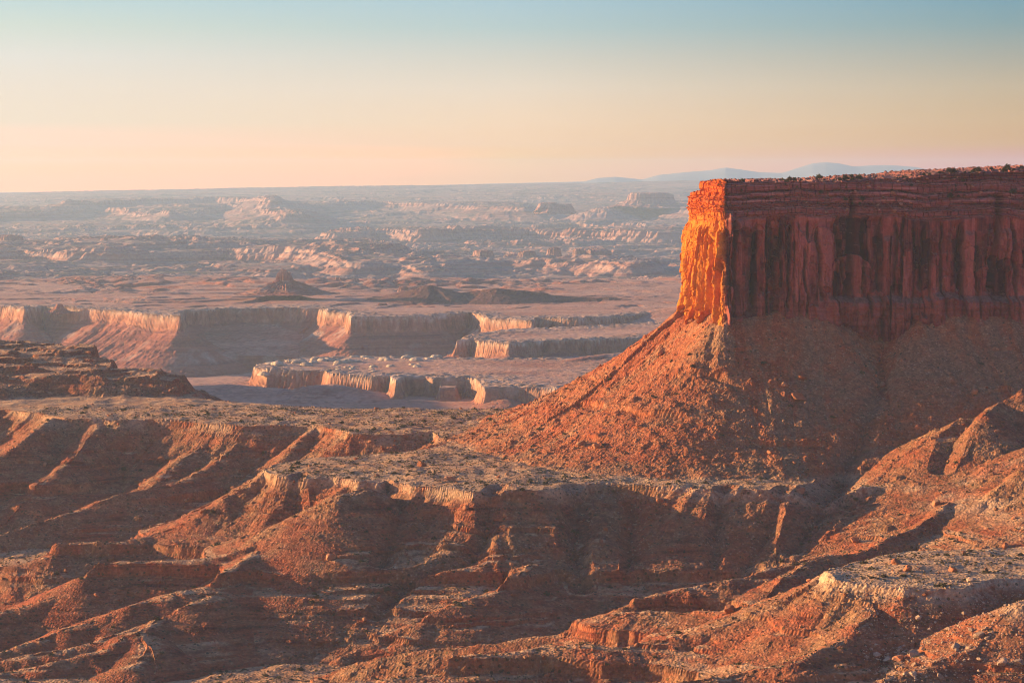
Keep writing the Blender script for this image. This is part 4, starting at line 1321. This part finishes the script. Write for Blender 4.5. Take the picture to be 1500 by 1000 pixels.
special = [
    (1172, 586, 8.0, 0, 'largest reddish boulder on the shaded debris slope under the cliff'),
    (1176, 556, 5.2, 1, 'tilted red block just above the largest boulder on the shaded slope'),
    (1150, 567, 4.6, 2, 'flat dark red block left of the largest boulder on the shaded slope'),
    (1128, 664, 4.4, 3, 'glowing orange sunlit boulder low on the shaded debris slope'),
    (1048, 643, 3.8, 4, 'sunlit orange boulder at the shadow edge of the debris slope'),
    (1337, 960, 4.6, 5, 'big pale boulder with an orange tint near the bottom right gully'),
    (1400, 950, 4.4, 6, 'pale pinkish boulder beside the bottom right sunlit spur'),
    (1300, 967, 3.6, 0, 'broad pale slab at the foot of the knoll slope near the bottom edge'),
]
for px, py, sz, k, lab in special:
    boulder(ground(px, py), sz, k, lab, None, M_PALE if py > 900 else None, .8)
NB = 165
bp = pick(dens_rock, NB, 31)
bs = np.sort(1.6 + 1.0 * R.pareto(2.0, NB))[::-1].clip(1.6, 5.2)
R.shuffle(bs)
for k in range(NB):
    boulder(bp[k], bs[k], k, 'loose red-brown boulder lying on the debris below the benches and cliff', 'boulders strewn on the debris slopes')
kp = pick(knoll.ravel(), 85, 33)
for k in range(85):
    boulder(kp[k], 1.1 + min(.8 * R.pareto(2.0), 3.0), k, 'pale grey boulder fallen from the knoll on the right below its caprock', 'pale boulders below the near knoll', M_PALE)
small = [rock_shape(1, 200 + k, 6) for k in range(8)]
rp = pick(dens_rock, 11000, 35)
rsz = (.4 + .32 * R.pareto(2.6, len(rp))).clip(.4, 1.8)
rp[:, 2] += rsz * .15
v, f = scatter_mesh(small, rp, rsz, 36)
put('rubble', simple_mesh('rubble', v, f, [M_ROCK]), 'countless smaller stones covering the debris slopes', kind='stuff')
kp = pick(knoll.ravel(), 1500, 37)
ksz = (.35 + .3 * R.pareto(2.6, len(kp))).clip(.35, 1.2)
v, f = scatter_mesh(small, kp, ksz, 38)
put('stone_rubble', simple_mesh('stone_rubble', v, f, [M_PALE]), 'pale broken stones spilled below the knoll caprock', kind='stuff')


def leaf_blob(seed, n, h=1.0, size=.2):
    """a scrubby crown of small leaf clumps"""
    rs = np.random.RandomState(seed)
    d = rs.normal(size=(n, 3))
    d /= np.linalg.norm(d, axis=1)[:, None]
    lob = 1 + .35 * np.sin(d[:, 0] * 5 + seed) * np.cos(d[:, 1] * 4 + seed * 2)
    c = d * (rs.uniform(.45, 1, n) * lob)[:, None]
    c[:, 2] = np.abs(c[:, 2]) * h
    t1 = rs.normal(size=(n, 3)) * size
    t2 = rs.normal(size=(n, 3)) * size
    t3 = -(t1 + t2) * .6
    v = np.stack([c + t1, c + t2, c + t3], 1).reshape(-1, 3)
    return v, np.arange(n * 3).reshape(n, 3)


# shrubs
shr = [leaf_blob(40 + k, 110, .85, .26) for k in range(4)]
shr_me = [simple_mesh('shrub', v, f, [M_SHRUB]) for v, f in shr]
sp_ = pick(dens_bush, 300, 41)
for k in range(300):
    s_k = R.uniform(1.2, 2.6)
    o = put('shrub', shr_me[k % 4], 'low dark green desert shrub on the benches and slopes below the mesa', 'shrub', 'shrubs dotted over the benches and slopes', None, None, tuple(sp_[k] - (0, 0, .15)))
    o.scale = (s_k, s_k, s_k * R.uniform(.7, 1.1))
    o.rotation_euler[2] = R.uniform(0, 6.28)
tiny = [leaf_blob(60 + k, 14, .8, .42) for k in range(5)]
tp = pick(dens_bush, 9000, 43)
v, f = scatter_mesh(tiny, tp, R.uniform(.35, .95, len(tp)), 44)
put('desert_vegetation', simple_mesh('desert_vegetation', v, f, [M_SHRUB]), 'tiny scrub dotting the benches', kind='stuff')


# junipers along the mesa rim
def trunk_shape(seed):
    rs = np.random.RandomState(seed)
    V, F = [], []
    for (a, b, r0, r1) in [((0, 0, -.3), (rs.uniform(-.1, .1), rs.uniform(-.1, .1), .55), .11, .07)] + [((0, 0, .35), (rs.uniform(-.6, .6), rs.uniform(-.6, .6), rs.uniform(.7, 1.0)), .06, .02) for _ in range(4)]:
        o_ = len(V)
        for q, r_ in ((a, r0), (b, r1)):
            for m_ in range(6):
                V.append((q[0] + r_ * math.cos(m_ * 1.047), q[1] + r_ * math.sin(m_ * 1.047), q[2]))
        for m_ in range(6):
            F.append((o_ + m_, o_ + (m_ + 1) % 6, o_ + 6 + (m_ + 1) % 6, o_ + 6 + m_))
    return np.array(V), np.array(F)


crowns = []
for k in range(4):
    v, f = leaf_blob(80 + k, 420, 1.15, .15)
    v = v * np.array([.75, .75, .85]) + np.array([0, 0, .35])
    crowns.append(simple_mesh('crown', v, f, [M_JUNIPER]))
trunks = [simple_mesh('trunk', *trunk_shape(90 + k), [M_BARK]) for k in range(2)]
for k in range(150):
    i0 = n_nose + 14 + int((n_front * .64) * R.rand() ** .8) if k % 3 == 0 else min(max(i0 + int(R.normal() * 14), n_nose + 14), n_nose + int(n_front * .64))
    deep = int(R.choice([0, 1, 2, 3, 4, 6, 8, 11]))
    q = top[min(2 + deep, NT_ - 1), i0]
    if R.rand() < .3:
        kk_ = int(R.uniform(NV * .87, NV - 2))
        q = wall[kk_, i0]
    hgt_ = 1.0 + min(.5 * R.pareto(1.7), 2.0) * (1.0 if pxA[i0] < 1200 else 1.35)
    r_ = bpy.data.objects.new('juniper_tree', None)
    COL.objects.link(r_)
    r_.location = (float(q[0]), float(q[1]), float(q[2]) - .1)
    r_.rotation_euler[2] = R.uniform(0, 6.28)
    r_.scale = (hgt_ * R.uniform(.8, 1.25), hgt_ * R.uniform(.8, 1.25), hgt_)
    r_['label'] = 'small dark juniper growing along the rim on top of the red mesa'
    r_['category'] = 'tree'
    r_['group'] = 'junipers along the mesa rim'
    put('trunk', trunks[k % 2], parent=r_)
    put('crown', crowns[k % 4], parent=r_)
# pale boulders on the ledges under the rim
for k in range(60):
    i0 = n_nose + int(n_front * (.12 + .52 * R.rand()))
    kk_ = int(NV * R.uniform(.83, .995))
    q = wall[kk_, i0]
    boulder(q, R.uniform(.8, 2.6) * (1.0 if pxA[i0] < 1250 else 1.25), k, 'pale boulder resting on the ledges just under the mesa rim', 'pale boulders on the mesa rim ledges', M_RIM, .6)


# white domes on the near canyon rim, and far buttes
def dome_shape(seed, n=14, m=28):
    rs = np.random.RandomState(seed)
    V = []
    ph = rs.rand(4) * 6.28
    for i in range(n + 1):
        a = i / n * math.pi / 2
        for j in range(m):
            b_ = j / m * 2 * math.pi
            rr = 1 + .16 * math.sin(2 * b_ + ph[0]) + .10 * math.sin(3 * b_ + ph[1]) + .06 * math.sin(7 * b_ + ph[2])
            st = .045 * math.sin(a * 14 + ph[3])
            V.append((math.cos(a) ** .62 * rr * (1 + st) * math.cos(b_), math.cos(a) ** .62 * rr * (1 + st) * math.sin(b_), math.sin(a) * (1 + .08 * math.sin(2 * b_ + ph[1]))))
    F = [(i * m + j, i * m + (j + 1) % m, (i + 1) * m + (j + 1) % m, (i + 1) * m + j) for i in range(n) for j in range(m)]
    return np.array(V), np.array(F)


dome_me = [simple_mesh('sandstone_dome', *dome_shape(300 + k), [M_DOME], True) for k in range(5)]
spots = [(388 + 8.6 * k + R.uniform(-3, 3), np.interp(388 + 8.6 * k, [388, 450, 520, 600, 640], [537, 531, 526, 525, 524]) + R.uniform(-3.5, 4)) for k in range(30)]
spots += [(R.uniform(480, 620), R.uniform(532, 543)) for _ in range(14)]
for k, (px, py) in enumerate(spots):
    x_, y_ = PZ(px, py, ZW)
    z_ = float(MD.sample(H2, np.array([x_]), np.array([y_]))[0])
    w_ = R.uniform(9, 17) * (1 if k < 30 else .7)
    o = put('sandstone_dome', dome_me[k % 5], 'white rounded sandstone dome in the row along the near canyon rim', 'rock dome', 'white domes along the canyon rim', None, None, (x_, y_, z_ - 1))
    o.scale = (w_, w_ * .9, w_ * R.uniform(.36, .58))
    o.rotation_euler[2] = R.uniform(0, 6.28)


def butte(px, base, D, wpx, hpx, seed, label, cap=.45, steep=.35, group=None, split=False, lobes=3, sink=25, mat=None, name='butte', sk=.48):
    """an eroded rock hill: broken cap, banded cliffs, debris skirt"""
    rs = np.random.RandomState(seed)
    Rx = wpx / 2 / FPX * D
    h_ = hpx / FPX * D
    n, m = 46, 96
    rho = np.linspace(0, 1, n)[:, None]
    phi = np.linspace(0, 2 * np.pi, m, endpoint=False)[None, :]
    edge = 1 + .22 * gn(np.cos(phi) * 1.4 + seed, np.sin(phi) * 1.4, seed) + .10 * gn(np.cos(phi) * 4 + seed, np.sin(phi) * 4, seed + 1) + .06 * gn(np.cos(phi) * 11, np.sin(phi) * 11 + seed, seed + 2)
    q = rho * np.ones_like(phi)
    qe = q / edge
    prof = np.interp(qe, [0, cap * .75, cap, cap + .04, cap + .10, cap + .14, 1.0, 1.4], [1.0, .97, .90, sk + .22, sk + .14, sk, 0.0, -.2])
    prof = np.where(qe > cap + .14, sk * np.clip((1 - qe) / (.86 - cap), -.3, 1) ** 1.0 * (.55 + .45 * np.clip((1 - qe) / (.86 - cap), 0, 1)), prof)
    prof = prof * (1 - .25 * (qe > cap + .14) * (ridged(phi * 5 + 0 * q, q * 2, 1.0, 2, seed + 7) - .5))
    xl, yl = q * np.cos(phi) * Rx, q * np.sin(phi) * Rx * .8
    bumps = sum(rs.uniform(.15, .45) * np.exp(-((xl / Rx - rs.uniform(-.6, .6) * cap) ** 2 + (yl / Rx - rs.uniform(-.5, .5) * cap) ** 2) / (.012 + .05 * rs.rand() * cap)) for _ in range(lobes)) if lobes else 0
    z = h_ * (prof + bumps * (qe < cap + .1) * .45) + h_ * .05 * gn(xl / (Rx * .08), yl / (Rx * .08), seed + 9)
    z = np.minimum(z, h_ * (1 + .04 * gn(xl / (Rx * .05), yl / (Rx * .05), seed + 12)))
    zs = z - sink
    cx, cy, cz = P(px, base, D)
    co = np.stack([xl, yl, zs], -1)
    if split:
        root = put(name, None, label, 'butte', group, None, None, (cx, cy, cz))
        kcut = int(np.searchsorted(rho[:, 0], cap + .12))
        put('cap_rock', grid_mesh('cap_rock', co[:kcut + 1].reshape(-1, 3), kcut + 1, m, mat or M_FAR, None, False, True), parent=root)
        put('debris_skirt', grid_mesh('debris_skirt', co[kcut:].reshape(-1, 3), n - kcut, m, M_MID, {'flat': np.zeros(n * m)[:(n - kcut) * m]}, False, True), parent=root)
        return
    put(name, grid_mesh(name, co.reshape(-1, 3), n, m, mat or M_FAR, {'flat': np.zeros(n * m)}, False, True), label, 'butte', group, None, None, (cx, cy, cz))


# the castle-capped red butte on the long rim
bx, by, bz = P(418, 445, 8320)
K = 8320 / FPX
bz = max(bz, float(MD.sample(H2, np.array([bx]), np.array([by]))[0]) - 3)
rt = put('butte', None, 'red butte with a broken castle-like cap standing above the long canyon rim', 'butte', None, None, None, (bx, by, bz))
n_, m_ = 40, 120
rho = np.linspace(.14, 1, n_)[:, None]
phi = np.linspace(0, 2 * np.pi, m_, endpoint=False)[None, :]
rg = ridged(phi * 7 + 0 * rho, rho * 1.5, 1.0, 3, 71) - .5
zz_ = 21 * K * np.clip((1 - rho) / .86, 0, 1) ** 1.45 * (1 - .35 * rg) + .8 * K * gn(rho * 14 + 3, phi * 9, 72)
rr_ = rho * 78 * K * (1 + .14 * gn(np.cos(phi) * 1.5, np.sin(phi) * 1.5, 73))
sk_ = np.stack([rr_ * np.cos(phi), rr_ * np.sin(phi) * .8, zz_ - 4], -1)
put('debris_skirt', grid_mesh('debris_skirt', sk_.reshape(-1, 3), n_, m_, M_MID, {'flat': np.zeros(n_ * m_)}, False, True), parent=rt)
rho = np.linspace(0, 1, n_)[:, None]
ed = 1 + .20 * gn(np.cos(phi) * 1.6, np.sin(phi) * 1.6, 74) + .16 * gn(np.cos(phi) * 5, np.sin(phi) * 5, 75) + .09 * gn(np.cos(phi) * 13, np.sin(phi) * 13, 76)
rc = rho * 16 * K * ed
xc, yc = rc * np.cos(phi), rc * np.sin(phi) * .7
hx = np.interp(xc / K, [-18, -14, -12, -9, -6, 2, 5, 8, 10, 13, 18], [.42, .55, .80, .92, 1.0, .98, .86, .88, .70, .60, .40])
blk_ = worley(xc / K, yc / K, 3.2, 77)[1]
zc_ = 36 * K * np.where(rho > .9, .36, np.where(rho > .82, .52, hx * (.86 + .16 * blk_))) + .5 * K * gn(xc / K / 1.2, yc / K / 1.2, 78)
put('cap_rock', grid_mesh('cap_rock', np.stack([xc, yc, zc_ - 4], -1).reshape(-1, 3), n_, m_, M_FAR, {'flat': np.zeros(n_ * m_)}, False, True), parent=rt)
butte(87, 456, 7830, 44, 13, 2, 'small pink cone on the canyon rim at the far left', .2, lobes=0, sink=4, mat=M_MID)
butte(591, 434, 8960, 34, 17, 3, 'small pink butte behind the dark hill crest', .35, lobes=1, sink=6)
butte(570, 391, 13000, 118, 25, 4, 'wide flat-topped butte with a sunlit left flank on the hazy desert', .62, lobes=1)
for k, (px, ba, wp, hp) in enumerate([(685, 386, 60, 17), (708, 384, 56, 24), (752, 385, 52, 20), (772, 384, 44, 23), (812, 384, 40, 28), (836, 386, 50, 18), (848, 385, 34, 27), (872, 387, 80, 29), (900, 390, 56, 18)]):
    butte(px, ba, 13200 + 90 * (k % 3), wp, hp, 20 + k, 'knobby red rock dome in the broken chain on the hazy desert', .5, group='rock domes in the far chain', lobes=3)
butte(153, 362, 14300, 34, 19, 40, 'lone dark spire rising from the far escarpment', .35, lobes=2)
butte(14, 362, 14300, 70, 24, 41, 'dark rounded hump at the left end of the far escarpment', .5, lobes=2)
butte(950, 299, 24500, 120, 20, 42, 'pale castle of spires on the farthest ridge left of the mesa', .5, lobes=10, sk=.25)
for k, (px, ba, wp, hp) in enumerate([(803, 307, 46, 14), (826, 308, 40, 13), (812, 309, 60, 12)]):
    butte(px, ba, 22500, wp, hp, 50 + k, 'cluster of pale pink knobs on the far plateau', .6, group='pink knobs on the far plateau', lobes=6)
butte(560, 452, 8000, 60, 10, 60, 'low pink mound on the plateau left of the dark hill', .2, lobes=0, sink=4, mat=M_MID)
butte(895, 434, 9300, 30, 10, 61, 'tiny dark pinnacle on the plain left of the mesa prow', .25, lobes=1, sink=4)
# ------------------------------------------------------------------ the air
HM = bpy.data.materials.new('haze')
HM.use_nodes = True
h = NT(HM.node_tree)
h.n.clear()
pv = h.add('ShaderNodeVolumePrincipled', ins={'Color': (0.55, 0.80, 1.0, 1), 'Density': HAZE_DENSITY, 'Anisotropy': 0.2})
h.l.new(pv.outputs[0], h.add('ShaderNodeOutputMaterial').inputs['Volume'])
x0, x1, y0, y1, z0, z1 = -22000, 22000, -3000, 54000, -640, 420
me = bpy.data.meshes.new('haze')
me.from_pydata([(x, y, z) for x in (x0, x1) for y in (y0, y1) for z in (z0, z1)], [],
               [(0, 1, 3, 2), (4, 6, 7, 5), (0, 4, 5, 1), (2, 3, 7, 6), (0, 2, 6, 4), (1, 5, 7, 3)])
me.materials.append(HM)
put('haze', me, 'warm evening haze filling the air over the canyons', kind='stuff')
